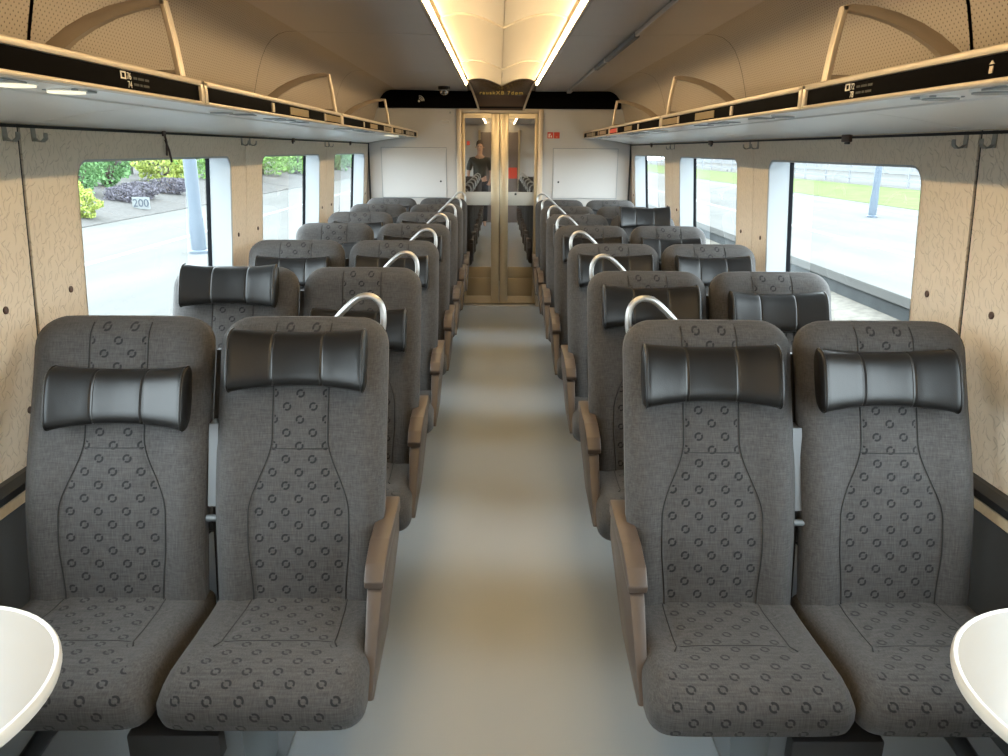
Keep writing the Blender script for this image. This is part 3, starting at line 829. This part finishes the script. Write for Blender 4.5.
HW = 0.184
def make_headrest():
    xs = [-1, -0.992, -0.97, -0.9, -0.8, -0.65, -0.5, -0.40, -0.385, -0.375, -0.365, -0.355, -0.34, -0.25, -0.1, 0]
    xs = xs + [-x for x in reversed(xs[:-1])]
    loops, rims = [], []
    sl = 0.40
    for u in xs:
        x = HW * u; hh = 0.066 + 0.008 * u * u; dd = 0.040
        if abs(u) > 0.96: k = math.sqrt(max(0, 1 - ((abs(u) - 0.96) / 0.045) ** 2)); hh *= lerp(0.86, 1, k); dd *= lerp(0.80, 1, k)
        g = math.exp(-((abs(u) - 0.37) / 0.012) ** 2); hh -= 0.0022 * g; dd -= 0.0022 * g
        yo = -0.030 * u * u
        L = []
        for k in range(26):
            a = 2 * math.pi * k / 26
            ca, sa = math.cos(a), math.sin(a)
            cy_ = dd * math.copysign(abs(ca) ** 0.75, ca); cz_ = hh * math.copysign(abs(sa) ** 0.68, sa)
            # ends stand a little higher at the top
            zz = cz_ + (0.008 * u * u if sa > 0 else -0.002 * u * u)
            L.append((x, yo - cy_ + sl * zz, zz))
        loops.append(L)
        if u in (-0.97, 0.97): rims.append(L)
    me = MB().loft(loops).mesh('headrest', m_leather, 1.2)
    pms, sts = [], []
    for L in rims: pms.append(MB().tube(L, 0.0028, 6, closed=True).mesh('piping', m_leather, 3.14))
    for u in (-0.37, 0.37):
        for d in (-0.0058, 0.0058):
            x = HW * u + d; hh = 0.0662; dd = 0.0403
            pts = []
            for k in range(14):
                a = math.radians(-80 + 160 * k / 13)
                cy_ = dd * abs(math.cos(a)) ** 0.75; sa = math.sin(a); zz = hh * math.copysign(abs(sa) ** 0.68, sa)
                pts.append((x, -0.03 * u * u - cy_ + sl * zz, zz))
            sts.append(MB().tube(pts, 0.0008, 4).mesh('stitching', m_stitch, 3.14))
    return me, pms, sts

ME_back = make_back(); ME_bp, ME_bs = make_backpanel(); ME_cu = make_cushion(); ME_cp, ME_cs = make_cushpanel()
ME_h, ME_hp, ME_hs = make_headrest()
sh = MB()
loops = []
for z in (0.29, 0.40, 0.6, 0.8, 1.0, 1.08, 1.115):
    w = 0.20 if z < 1.1 else 0.17
    y = yf(max(z, 0.44)) + lerp(0.083, 0.098, (z - 0.4) / 0.75)
    loops.append([(-w, y - 0.006, z), (w, y - 0.006, z), (w, y + 0.010, z), (w * 0.9, y + 0.016, z), (-w * 0.9, y + 0.016, z), (-w, y + 0.010, z)])
ME_sh = sh.loft(loops).mesh('back_shell', m_greyp, 0.7)
ME_un = MB().box(-0.19, 0.19, -0.60, -0.17, 0.296, 0.325, 0.006).mesh('seat_pan', m_blackp)

def make_seat(aisle, s):
    """s = -1 tree side, +1 track side; origin on the floor below the top edge of the backrest"""
    r = empty('train_seat')
    obj('backrest', ME_back, r)
    bp = obj('back_panel', ME_bp, r); obj('seam', ME_bs, bp)
    obj('seat_cushion', ME_cu, r)
    cp = obj('seat_panel', ME_cp, r); obj('seam', ME_cs, cp)
    hd = obj('headrest', ME_h, r); [obj('piping', q, hd) for q in ME_hp]; [obj('stitching', q, hd) for q in ME_hs]
    obj('back_shell', ME_sh, r); obj('seat_pan', ME_un, r)
    if aisle:
        xi = -s      # direction of the aisle in local x
        def at(x): return xi * x
        # armrest: pad and tapered side panel
        def aprism(prof, xa0, xa1, xb0, xb1, zt, zb):
            """side profile in (y, z); x range blends from a (at zt) to b (at zb)"""
            n = len(prof); v = []
            for side in (0, 1):
                for (y, z) in prof:
                    k = (zt - z) / (zt - zb)
                    v.append((at(lerp(xa0, xb0, k) if side == 0 else lerp(xa1, xb1, k)), y, z))
            return MB().add(v, [tuple(range(n)), tuple(range(2 * n - 1, n - 1, -1))] + [(i, i + n, (i + 1) % n + n, (i + 1) % n) for i in range(n)])
        def bev(mb, name, m, par, b=0.006):
            me = mb.mesh(name, m); bm = bmesh.new(); bm.from_mesh(me)
            bmesh.ops.bevel(bm, geom=bm.edges[:], offset=b, segments=2, profile=0.5, affect='EDGES'); bm.to_mesh(me); bm.free()
            me.polygons.foreach_set('use_smooth', [True] * len(me.polygons)); me.set_sharp_from_angle(angle=0.7)
            return obj(name, me, par)
        panel = [(-0.07, 0.592), (-0.27, 0.572), (-0.405, 0.540), (-0.425, 0.52), (-0.565, 0.34), (-0.545, 0.325), (-0.30, 0.36), (-0.06, 0.52)]
        ar = bev(aprism(panel, 0.214, 0.256, 0.222, 0.246, 0.592, 0.325), 'armrest', m_taupe, r, 0.005)
        pad = [(-0.065, 0.637), (-0.29, 0.622), (-0.375, 0.598), (-0.412, 0.566), (-0.410, 0.546), (-0.27, 0.577), (-0.065, 0.597)]
        bev(aprism(pad, 0.208, 0.260, 0.210, 0.258, 0.637, 0.546), 'arm_pad', m_taupe, ar, 0.004)
        # grab handle on the upper rear corner
        pts = []
        key = [(0.055, 0.085, 1.085), (0.085, 0.085, 1.125), (0.118, 0.080, 1.160), (0.150, 0.075, 1.188), (0.172, 0.074, 1.197), (0.195, 0.074, 1.196), (0.214, 0.074, 1.182), (0.224, 0.074, 1.160), (0.226, 0.072, 1.13), (0.222, 0.07, 1.10), (0.21, 0.06, 1.06)]
        for i in range(len(key) - 1):
            p0 = np.array(key[max(0, i - 1)]); p1 = np.array(key[i]); p2 = np.array(key[i + 1]); p3 = np.array(key[min(len(key) - 1, i + 2)])
            for k in range(3):
                t_ = k / 3
                q = 0.5 * ((2 * p1) + (-p0 + p2) * t_ + (2 * p0 - 5 * p1 + 4 * p2 - p3) * t_ ** 2 + (-p0 + 3 * p1 - 3 * p2 + p3) * t_ ** 3)
                pts.append((at(q[0] - 0.015), q[1], q[2]))
        pts.append((at(key[-1][0] - 0.015), key[-1][1], key[-1][2]))
        MB().tube(pts, 0.0092, 10).build('grab_handle', m_alu, r, 3.14)
        # folded middle armrest between the pair, with its pivot
        gx = -0.243
        mb = MB(); L = []
        for z in (0.655, 0.665, 0.855, 0.87):
            y = yf(z) + 0.035; w = 0.0125
            L.append([(at(gx - w), y - 0.012, z), (at(gx + w), y - 0.012, z), (at(gx + w), y + 0.035, z), (at(gx - w), y + 0.035, z)])
        mid = mb.loft(L).build('middle_armrest', m_bar, r)
        pv = MB().lathe([(0.003, -0.014), (0.0095, -0.014), (0.0095, 0.014), (0.003, 0.014)], (at(gx), yf(0.625) + 0.02, 0.625), 14, 'x'); pv.build('pivot', m_steel, mid, 0.6)
        L = []
        for z in (0.34, 0.6, 0.9, 1.05):
            y = yf(max(0.44, z)) + 0.07
            L.append([(at(gx - 0.016), y, z), (at(gx + 0.034), y, z), (at(gx + 0.034), y + 0.02, z), (at(gx - 0.016), y + 0.02, z)])
        MB().loft(L).build('spacer', m_blackp, r)
        # beam and pedestal under the pair
        x0, x1 = sorted((at(-0.315), at(-0.10)))
        MB().box(x0, x1, -0.63, -0.50, 0.225, 0.298, 0.006).build('beam', m_blackp, r, 0.5)
        x0, x1 = sorted((at(-0.155), at(-0.06)))
        ped = MB().prism([(-0.60, 0.30), (-0.28, 0.30), (-0.36, 0.02), (-0.36, 0.0), (-0.58, 0.0), (-0.58, 0.02)], x0, x1, 'x')
        pd = ped.build('pedestal', m_steel, r)
        MB().box(x0 - 0.03, x1 + 0.03, -0.66, -0.28, 0.0, 0.012, 0.003).build('foot_plate', m_steel, pd)
    else:
        xo = s
        MB().tube([(xo * -0.02, -0.52, 0.305), (xo * 0.06, -0.535, 0.22), (xo * 0.22, -0.56, 0.0)], 0.022, 8).build('support_strut', m_darks, r, 3.14)
        x0, x1 = sorted((xo * -0.2, xo * 0.31))
        MB().box(x0, x1, -0.40, -0.33, 0.23, 0.298, 0.005).build('beam', m_blackp, r, 0.5)
    return r

ROWY = {-1: [2.072, 3.016, 3.962, 4.915, 5.845, 6.72, 7.60], 1: [2.055, 2.955, 3.87, 4.84, 5.72, 6.58, 7.44]}
SX = {(-1, True): -0.550, (-1, False): -1.056, (1, True): 0.576, (1, False): 1.064}
HZ = {(-1, True): [1.050, 0.925, 1.00, 1.00, 1.01, 0.99, 1.00], (-1, False): [0.953, 1.085, 0.995, 0.965, 1.0, 0.97, 1.0],
      (1, True): [1.020, 1.025, 1.025, 1.01, 1.0, 1.01, 1.0], (1, False): [1.010, 1.005, 1.02, 1.005, 1.13, 0.98, 0.99]}
HX = {(-1, False): 0.03, (1, False): -0.024, (1, True): -0.010}
ROWN = ['first row by the white tables', 'second row from the white tables', 'third row from the white tables', 'fourth row from the white tables',
        'third row from the end cabinets', 'second row from the end cabinets', 'last row against the end cabinets']
for s in (-1, 1):
    for aisle in (True, False):
        proto = make_seat(aisle, s)
        for i, y in enumerate(ROWY[s]):
            o = proto if i == 0 else copy_tree(proto)
            o.location = (SX[(s, aisle)], y, 0)
            o['label'] = 'grey %s seat on the %s side, %s' % ('aisle' if aisle else 'window', 'tree' if s < 0 else 'track', ROWN[i])
            o['category'] = 'seat'; o['group'] = 'patterned grey train seats in rows'
            for ch in o.children:
                if not aisle and ch.name.split('.')[0] in ('backrest', 'back_panel', 'seat_cushion', 'seat_panel', 'back_shell'):
                    ch.scale = (1.06 if s < 0 else 1.02, 1, 1)
                if ch.name.startswith('headrest'):
                    z = HZ[(s, aisle)][i]; ch.location = (HX.get((s, aisle), 0) if i == 0 else 0, yf(min(z, 1.12)) - 0.020, z)

# ------------------------------------------------------------------ round ended tables
for s in (-1, 1):
    cx, cyy, R = (1.045 if s < 0 else 1.072), 1.055, 0.275
    tb = empty('wall_table', (s * 1.36, cyy, 0.0), label='white round-ended wall table on the %s side' % ('tree' if s < 0 else 'track'), cat='table', group='white wall tables')
    def outline(r_):
        pts = [(1.355, cyy + r_), (cx, cyy + r_)]
        pts += [(cx + r_ * math.cos(math.radians(a)), cyy + r_ * math.sin(math.radians(a))) for a in range(95, 270, 5)]
        pts += [(cx, cyy - r_), (1.355, cyy - r_)]
        return [(s * (x) - s * 1.36, y - cyy) for x, y in pts]
    top = MB().loft([[(x, y, z) for x, y in outline(r_)] for r_, z in ((R - 0.012, 0.708), (R - 0.011, 0.7185), (R - 0.0105, 0.7195))]).build('table_top', m_table, tb, 0.5)
    MB().loft([[(x, y, z) for x, y in outline(r_)] for r_, z in ((R - 0.02, 0.694), (R - 0.003, 0.697), (R, 0.706), (R, 0.716), (R - 0.003, 0.7215), (R - 0.008, 0.7220), (R - 0.0115, 0.7185))], cap=False).build('rim', m_rim, tb, 0.9)
    MB().loft([[(x, y, 0.694) for x, y in outline(R - 0.02)], [(x, y, 0.6945) for x, y in outline(R - 0.02)]]).build('underside', m_bar, tb)
    MB().box(min(0, -s * 0.05), max(0, -s * 0.05), -0.2, 0.2, 0.63, 0.694, 0.004).build('wall_bracket', m_darks, tb)
    MB().tube([(-s * 0.30, 0, 0.69), (-s * 0.30, 0, 0.012)], 0.025, 12).build('leg', m_steel, tb, 3.14)
    MB().lathe([(0.09, 0.0), (0.09, 0.006), (0.03, 0.014)], (-s * 0.30, 0, 0.0), 20).build('foot', m_steel, tb, 0.6)

# ------------------------------------------------------------------ the station outside
m_conc = mat('platform paving', (0.2, 0.2, 0.19), 0.9, spec=0.0)
t = NT(m_conc); _c = t.coord()
t.color(t.mix(t.ramp(t.noise(_c, 0.9, 6, 0.6, (1, 0.25, 1)), 0.3, 0.7), (0.100, 0.100, 0.096), (0.127, 0.126, 0.121)))
m_line = noisy(mat('white line paint', (0.2240, 0.2240, 0.2240), 0.8, spec=0.0), (0.2240, 0.2240, 0.2240), 0.15, 3)
m_ballast = noisy(mat('ballast', (0.1350, 0.1256, 0.1107), 0.95, spec=0.0), (0.1350, 0.1256, 0.1107), 0.45, 9, 0.6, 20)
m_pwall = noisy(mat('platform edge concrete', (0.0608, 0.0654, 0.0669), 0.9, spec=0.0), (0.0608, 0.0654, 0.0669), 0.3, 2.5)
m_grass = noisy(mat('grass', (0.0960, 0.1192, 0.0554), 0.95, spec=0.0), (0.0960, 0.1192, 0.0554), 0.4, 1.2)
m_gravel = noisy(mat('grey gravel', (0.0900, 0.0870, 0.0840), 0.95, spec=0.0), (0.0900, 0.0870, 0.0840), 0.35, 14)
m_post = mat('blue grey post', (0.0600, 0.0816, 0.1080), 0.5)
m_bld = noisy(mat('pale house wall', (0.1800, 0.1855, 0.1913), 0.9, spec=0.0), (0.1800, 0.1855, 0.1913), 0.06, 1)
m_slate = noisy(mat('stone wall', (0.0612, 0.0585, 0.0571), 0.9, spec=0.0), (0.0612, 0.0585, 0.0571), 0.35, 2)
m_fence = mat('white fence paint', (0.1890, 0.1957, 0.2092), 0.6, spec=0.0)
m_bark = noisy(mat('bark', (0.05, 0.035, 0.025), 0.95), (0.05, 0.035, 0.025), 0.3, 10)

gr = MB().box(-80, 80, -30, 160, -1.2, -0.85).build('ground', m_ballast); tag(gr, 'wide bed of pale track ballast under the train', 'ground', kind='structure')
pl = MB().box(-8.6, -1.75, -20, 120, -0.85, 0.0).build('platform', m_conc); tag(pl, 'grey paved platform on the tree side', 'platform', kind='structure')
MB().box(-5.95, -5.80, -20, 120, 0.0, 0.004).build('safety_line', m_line, pl)
gb = MB().prism([(-8.6, -0.85), (-8.6, 0.02), (-9.6, 0.25), (-11.5, 0.55), (-40, 1.0), (-40, -0.85)], -20, 130).build('bank', m_gravel); tag(gb, 'gravel bank rising behind the tree side platform', 'bank', kind='structure')
pr = MB().box(4.75, 12.2, -20, 130, -0.85, 0.0).build('platform', m_conc); tag(pr, 'grey paved platform beyond the track', 'platform', kind='structure')
MB().box(6.6, 6.78, -20, 130, 0.0, 0.004).build('safety_line', m_line, pr)
MB().box(11.2, 11.35, -20, 130, 0.0, 0.004).build('safety_line', m_line, pr)
MB().box(4.735, 4.75, -20, 130, -0.85, -0.12).build('edge_wall', m_pwall, pr)
MB().box(4.70, 4.95, -20, 130, -0.12, 0.006, 0.01).build('edge_slab', m_conc, pr)
tb_ = MB().prism([(1.9, -0.85), (2.1, -0.42), (3.9, -0.42), (4.3, -0.33), (4.73, -0.29), (4.73, -0.85)], -20, 130).build('track_bed', m_ballast); tag(tb_, 'pale ballast bed of the track beside the far platform', 'track', kind='structure')
for xr in (2.3, 3.74): MB().box(xr - 0.035, xr + 0.035, -20, 130, -0.42, -0.27, 0.01).build('rail', m_darks, tb_)
gs = MB().prism([(12.2, -0.85), (12.2, 0.015), (16, 0.06), (17.8, 0.08), (17.8, -0.85)], -20, 140).build('grass_verge', m_grass); tag(gs, 'bright green grass verge beyond the far platform', 'grass', kind='structure')

def post(x, y, h, r, label):
    p = empty('platform_post', (x, y, 0), label=label, cat='post', group='blue grey posts on the platforms')
    MB().lathe([(r * 1.5, 0), (r * 1.5, 0.04), (r * 1.15, 0.06), (r * 1.15, 0.5), (r, 0.6), (r, h)], (0, 0, 0), 14).build('shaft', m_post, p, 0.6)
    MB().box(-0.25, 0.25, -0.1, 0.1, h, h + 0.12, 0.02).build('lamp_head', m_post, p)
post(-4.75, 12.1, 5.0, 0.10, 'blue grey lamp post with thick foot on the tree side platform')
post(9.6, 19.8, 5.0, 0.085, 'blue grey lamp post on the platform beyond the track')

# leafy shrubs and trees
def leaf_mat(name, c):
    m = mat(name, c, 0.8, spec=0.1); t = NT(m); oi = t.n('ShaderNodeObjectInfo')
    t.color(t.mix(t.noise(t.coord(), 1.6, 3), tuple(x * 0.55 for x in c), tuple(min(1, x * 1.35) for x in c)))
    return m
m_leafs = [leaf_mat('bright green leaves', (0.1824, 0.3315, 0.0840)), leaf_mat('mid green leaves', (0.1263, 0.2422, 0.0983)), leaf_mat('yellow green leaves', (0.2772, 0.3360, 0.0792)), leaf_mat('mauve leaves', (0.1212, 0.1140, 0.1355))]
rng = np.random.default_rng(3)
def crown(kind, n, rx, rz):
    v, f = [], []
    for i in range(n):
        d = rng.normal(size=3); d /= np.linalg.norm(d); rr = rng.uniform(0.55, 1.0) ** 0.5
        lump = 1 + 0.22 * math.sin(d[0] * 7 + kind) * math.sin(d[2] * 6 + 1.3 * kind)
        p = np.array([d[0] * rx, d[1] * rx, d[2] * rz]) * rr * lump + (0, 0, rz * 1.0)
        a = rng.normal(size=3); a /= np.linalg.norm(a); b = np.cross(a, rng.normal(size=3)); b /= np.linalg.norm(b)
        sz = rng.uniform(0.05, 0.10)
        o = len(v)
        v += [tuple(p - a * sz), tuple(p + b * sz * 0.5), tuple(p + a * sz), tuple(p - b * sz * 0.5)]
        f.append((o, o + 1, o + 2, o + 3))
    me = bpy.data.meshes.new('foliage'); me.from_pydata(v, [], f); me.materials.append(m_leafs[kind]); return me
CR = [crown(0, 4200, 1.3, 1.4), crown(1, 4200, 1.1, 1.5), crown(2, 3000, 1.0, 0.9), crown(3, 2600, 1.2, 0.6)]
stem = MB()
for k in range(5):
    a = 2 * math.pi * k / 5
    stem.tube([(0.05 * math.cos(a), 0.05 * math.sin(a), 0), (0.2 * math.cos(a), 0.2 * math.sin(a), 0.5), (0.5 * math.cos(a), 0.5 * math.sin(a), 1.2)], [0.05, 0.035, 0.012], 6)
ME_st = stem.mesh('stems', m_bark, 3.14)
def shrub(x, y, z, kind, sc, label):
    r = empty('shrub', (x, y, z), label=label, cat='shrub', group='shrubs behind the platform')
    r.rotation_euler = (0, 0, rng.uniform(0, 6.28)); r.scale = (sc, sc, sc)
    obj('foliage', CR[kind], r); obj('stems', ME_st, r)
KL = ['bright green leafy shrub %s', 'tall mid green bush %s', 'low yellow green bush %s', 'low mauve grey bush %s']
WH = ['seen through the window above the first seats', 'seen through the second window', 'seen through the window by the end cabinets']
def bank(x):
    return 0.02 if x > -8.6 else lerp(0.02, 0.25, (-8.6 - x)) if x > -9.6 else lerp(0.25, 0.55, (-9.6 - x) / 1.9) if x > -11.5 else 0.55
SL = ['small yellow green bush nearest the tree side platform', 'mid green bush behind the small yellow green bush', 'taller mid green bush behind the mauve bushes', 'low mauve bush just behind the 200 sign', 'larger low mauve bush beside the 200 sign', 'wide low mauve bush between the 200 sign and the lamp post', 'small low mauve bush beside the lamp post', 'yellow green bush above the mauve bushes by the lamp post', 'bright green shrub behind the lamp post']
for si, (x, y, k, sc) in enumerate(((-9.15, 16.9, 2, 0.42), (-10.9, 20.2, 1, 0.62), (-11.3, 22.6, 1, 0.75), (-9.75, 20.2, 3, 0.36), (-9.8, 21.3, 3, 0.4), (-9.9, 23.4, 3, 0.42), (-10.0, 24.6, 3, 0.36), (-11.2, 26.2, 2, 0.85), (-11.6, 29.4, 0, 0.8),
                      (-10.8, 32.6, 0, 1.0), (-11.0, 36.3, 0, 1.1), (-10.4, 40.4, 0, 1.15), (-10.8, 44.8, 0, 1.25), (-10.2, 49.4, 1, 1.3), (-10.5, 54.5, 0, 1.4), (-10.5, 60.5, 2, 1.8), (-10.2, 67, 0, 1.6), (-10.4, 75, 2, 2.2), (-10.5, 85, 0, 2.6))):
    wi = 0 if y / -x < 2.55 else 1 if y / -x < 4.25 else 2
    shrub(x, y, bank(x) - 0.05, k, sc, SL[si] if si < len(SL) else KL[k] % WH[wi])
# house and stone wall behind the shrubs
hs = empty('house', (-24, 48, 0.8), label='pale house with long wall behind the shrubs', cat='house')
MB().box(-5, 5, -9, 9, 0, 3.4).build('wall', m_bld, hs)
MB().prism([(-5.4, 3.4), (5.4, 3.4), (0, 5.8)], -9.4, 9.4, 'y').build('roof', m_bld, hs)
for yy in (-6, -2, 2, 6): MB().box(5.0, 5.06, yy - 0.7, yy + 0.7, 1.0, 2.4).build('window', m_slate, hs)
sw = MB()
sw = empty('stone_wall', (-14.6, 25, 0.55), label='grey stone garden wall behind the shrubs', cat='wall')
MB().box(-0.2, 0.2, -6, 6, 0, 1.15, 0.03).build('stonework', m_slate, sw); MB().box(-0.26, 0.26, -6, 6, 1.15, 1.24, 0.02).build('coping', m_bld, sw)
# 200 sign
ms = empty('distance_sign', (-9.0, 19.55, -0.33), label='white sign with the number 200 by the platform edge', cat='sign')
MB().tube([(0, 0.02, 0), (0, 0.02, 0.72)], 0.03, 8).build('stake', m_post, ms, 3.14)
bd = MB().box(-0.22, 0.22, -0.015, 0.015, 0.44, 0.74, 0.005).build('board', mat('sign white', (0.1800, 0.1920, 0.1920), 0.5, spec=0.0), ms)
tm = text_mesh('digits', '200', 0.27, mat('sign digits', (0.03, 0.04, 0.06), 0.6), 0.002, 'CENTER')
tm.transform(Matrix.Translation((0, -0.018, 0.505)) @ Matrix.Rotation(math.radians(90), 4, 'X'))
obj('digits', tm, bd)
# fence on the far verge
fr_ = MB().box(17.8, 70, -20, 140, -0.85, 0.09).build('yard', m_conc); tag(fr_, 'pale paved yard behind the fence', 'yard', kind='structure')
fe = empty('fence', (18.4, 0, 0.12), label='white rail fence along the grass verge beyond the far platform', cat='fence')
for z in (0.25, 0.6, 0.95, 1.3): MB().box(-0.03, 0.03, 5, 110, z - 0.06, z + 0.06).build('rail', m_fence, fe)
for k in range(36):
    MB().box(-0.04, 0.04, 5 + 3 * k - 0.05, 5 + 3 * k + 0.05, -0.1, 1.35).build('fence_post', m_fence, fe)
fh = empty('long_building', (34, 60, 0.14), label='long pale station building beyond the fence', cat='building')
MB().box(-4, 4, -35, 60, 0, 4.5).build('wall', m_bld, fh); MB().box(-4.6, 4.6, -36, 61, 4.5, 4.8).build('roof', m_slate, fh)
for k in range(14): MB().box(-4.05, -4.0, -30 + 6 * k, -27 + 6 * k, 1.2, 2.8).build('window', m_slate, fh)

# ------------------------------------------------------------------ the person mirrored in the door glass
def skinned(name, pts, edges, m, parent, sub=2):
    me = bpy.data.meshes.new(name); me.from_pydata([p[:3] for p in pts], edges, [])
    o = bpy.data.objects.new(name, me); COL.objects.link(o)
    md = o.modifiers.new('skin', 'SKIN'); sm = o.modifiers.new('sub', 'SUBSURF'); sm.levels = sm.render_levels = sub
    for i, p in enumerate(pts):
        r = p[3]; me.skin_vertices[0].data[i].radius = r if isinstance(r, tuple) else (r, r)
    me.skin_vertices[0].data[0].use_root = True
    dg = bpy.context.evaluated_depsgraph_get(); m2 = bpy.data.meshes.new_from_object(o.evaluated_get(dg))
    bpy.data.objects.remove(o); m2.materials.clear(); m2.materials.append(m)
    m2.polygons.foreach_set('use_smooth', [True] * len(m2.polygons))
    return obj(name, m2, parent)
m_skin = mat('skin', (0.50, 0.30, 0.21), 0.55); m_shirt = noisy(mat('dark olive cloth', (0.025, 0.026, 0.02), 0.85), (0.025, 0.026, 0.02), 0.2, 30)
m_jean = noisy(mat('dark trousers', (0.02, 0.022, 0.03), 0.85), (0.02, 0.022, 0.03), 0.2, 30); m_hair = mat('brown hair', (0.06, 0.035, 0.02), 0.7)
pe = empty('person', (-0.42, -0.85, 0.0), label='person in a dark olive shirt standing in the aisle, mirrored in the door glass', cat='person')
B = [(0, 0, 0.96, (0.13, 0.10)), (0, 0, 1.12, (0.125, 0.09)), (0, 0.01, 1.30, (0.15, 0.10)), (0, 0, 1.42, (0.10, 0.075)), (0, 0, 1.50, 0.05), (0, 0.02, 1.58, 0.06), (0, 0.03, 1.66, (0.075, 0.09)), (0, 0.02, 1.735, (0.055, 0.07))]
Eb = [(i, i + 1) for i in range(7)]
for sg in (-1, 1):
    b0 = len(B)
    B += [(sg * 0.17, 0, 1.39, 0.055), (sg * 0.225, 0.0, 1.25, 0.045), (sg * 0.25, 0.02, 1.11, 0.038), (sg * 0.235, 0.13, 0.99, 0.032), (sg * 0.215, 0.22, 0.93, 0.024), (sg * 0.205, 0.27, 0.91, (0.03, 0.016))]
    Eb += [(3, b0)] + [(b0 + i, b0 + i + 1) for i in range(5)]
    h = b0 + 5
    for k, (dx, ln) in enumerate(((-0.024, 0.065), (-0.008, 0.078), (0.008, 0.074), (0.023, 0.058))):
        c0 = len(B); B += [(sg * 0.205 + dx, 0.30, 0.908, 0.009), (sg * 0.205 + dx, 0.30 + ln * 0.6, 0.895, 0.0085), (sg * 0.205 + dx, 0.30 + ln * 0.85, 0.87, 0.007)]
        Eb += [(h, c0), (c0, c0 + 1), (c0 + 1, c0 + 2)]
    c0 = len(B); B += [(sg * 0.17, 0.255, 0.90, 0.010), (sg * 0.152, 0.285, 0.89, 0.009)]; Eb += [(b0 + 4, c0), (c0, c0 + 1)]
    l0 = len(B)
    B += [(sg * 0.095, 0, 0.88, 0.088), (sg * 0.10, 0.01, 0.50, 0.058), (sg * 0.10, -0.01, 0.28, 0.05), (sg * 0.10, -0.02, 0.09, 0.038), (sg * 0.105, 0.06, 0.042, (0.042, 0.035)), (sg * 0.11, 0.15, 0.032, (0.042, 0.025))]
    Eb += [(0, l0)] + [(l0 + i, l0 + i + 1) for i in range(5)]
skinned('body', B, Eb, m_skin, pe)
S = [(0, 0, 0.98, (0.155, 0.125)), (0, 0, 1.12, (0.15, 0.115)), (0, 0.01, 1.30, (0.172, 0.125)), (0, 0, 1.42, (0.13, 0.10)), (0, 0, 1.475, 0.068)]
Es = [(0, 1), (1, 2), (2, 3), (3, 4)]
for sg in (-1, 1):
    c0 = len(S); S += [(sg * 0.17, 0, 1.39, 0.075), (sg * 0.225, 0, 1.25, 0.066), (sg * 0.243, 0.012, 1.16, 0.064)]; Es += [(3, c0), (c0, c0 + 1), (c0 + 1, c0 + 2)]
skinned('shirt', S, Es, m_shirt, pe)
T = [(0, 0, 0.96, (0.15, 0.12))]; Et = []
for sg in (-1, 1):
    c0 = len(T); T += [(sg * 0.095, 0, 0.87, 0.105), (sg * 0.10, 0.01, 0.50, 0.078), (sg * 0.10, -0.01, 0.28, 0.072), (sg * 0.10, -0.02, 0.08, 0.068)]; Et += [(0, c0), (c0, c0 + 1), (c0 + 1, c0 + 2), (c0 + 2, c0 + 3)]
skinned('trousers', T, Et, m_jean, pe)
skinned('hair', [(0, -0.035, 1.62, (0.07, 0.05)), (0, -0.03, 1.70, (0.088, 0.08)), (0, 0.0, 1.755, (0.075, 0.085)), (0, 0.06, 1.765, (0.06, 0.03))], [(0, 1), (1, 2), (2, 3)], m_hair, pe)
for sg in (-1, 1):
    MB().lathe([(0.004, -0.016), (0.014, -0.008), (0.016, 0.0), (0.014, 0.008), (0.004, 0.016)], (sg * 0.083, 0.02, 1.65), 10, 'x').build('ear', m_skin, pe, 3.14)
    MB().lathe([(0.002, -0.004), (0.009, 0.0), (0.002, 0.004)], (sg * 0.03, 0.118, 1.665), 10, 'y').build('eye', m_blackp, pe, 3.14)
MB().loft([[(-0.006, 0.115, 1.665), (0.006, 0.115, 1.665), (0.0, 0.125, 1.665)], [(-0.014, 0.112, 1.628), (0.014, 0.112, 1.628), (0.0, 0.142, 1.63)], [(-0.008, 0.11, 1.618), (0.008, 0.11, 1.618), (0, 0.12, 1.616)]]).build('nose', m_skin, pe, 3.14)
MB().box(-0.022, 0.022, 0.105, 0.118, 1.588, 1.598, 0.003).build('mouth', mat('lips', (0.35, 0.13, 0.11), 0.5), pe, 0.8)
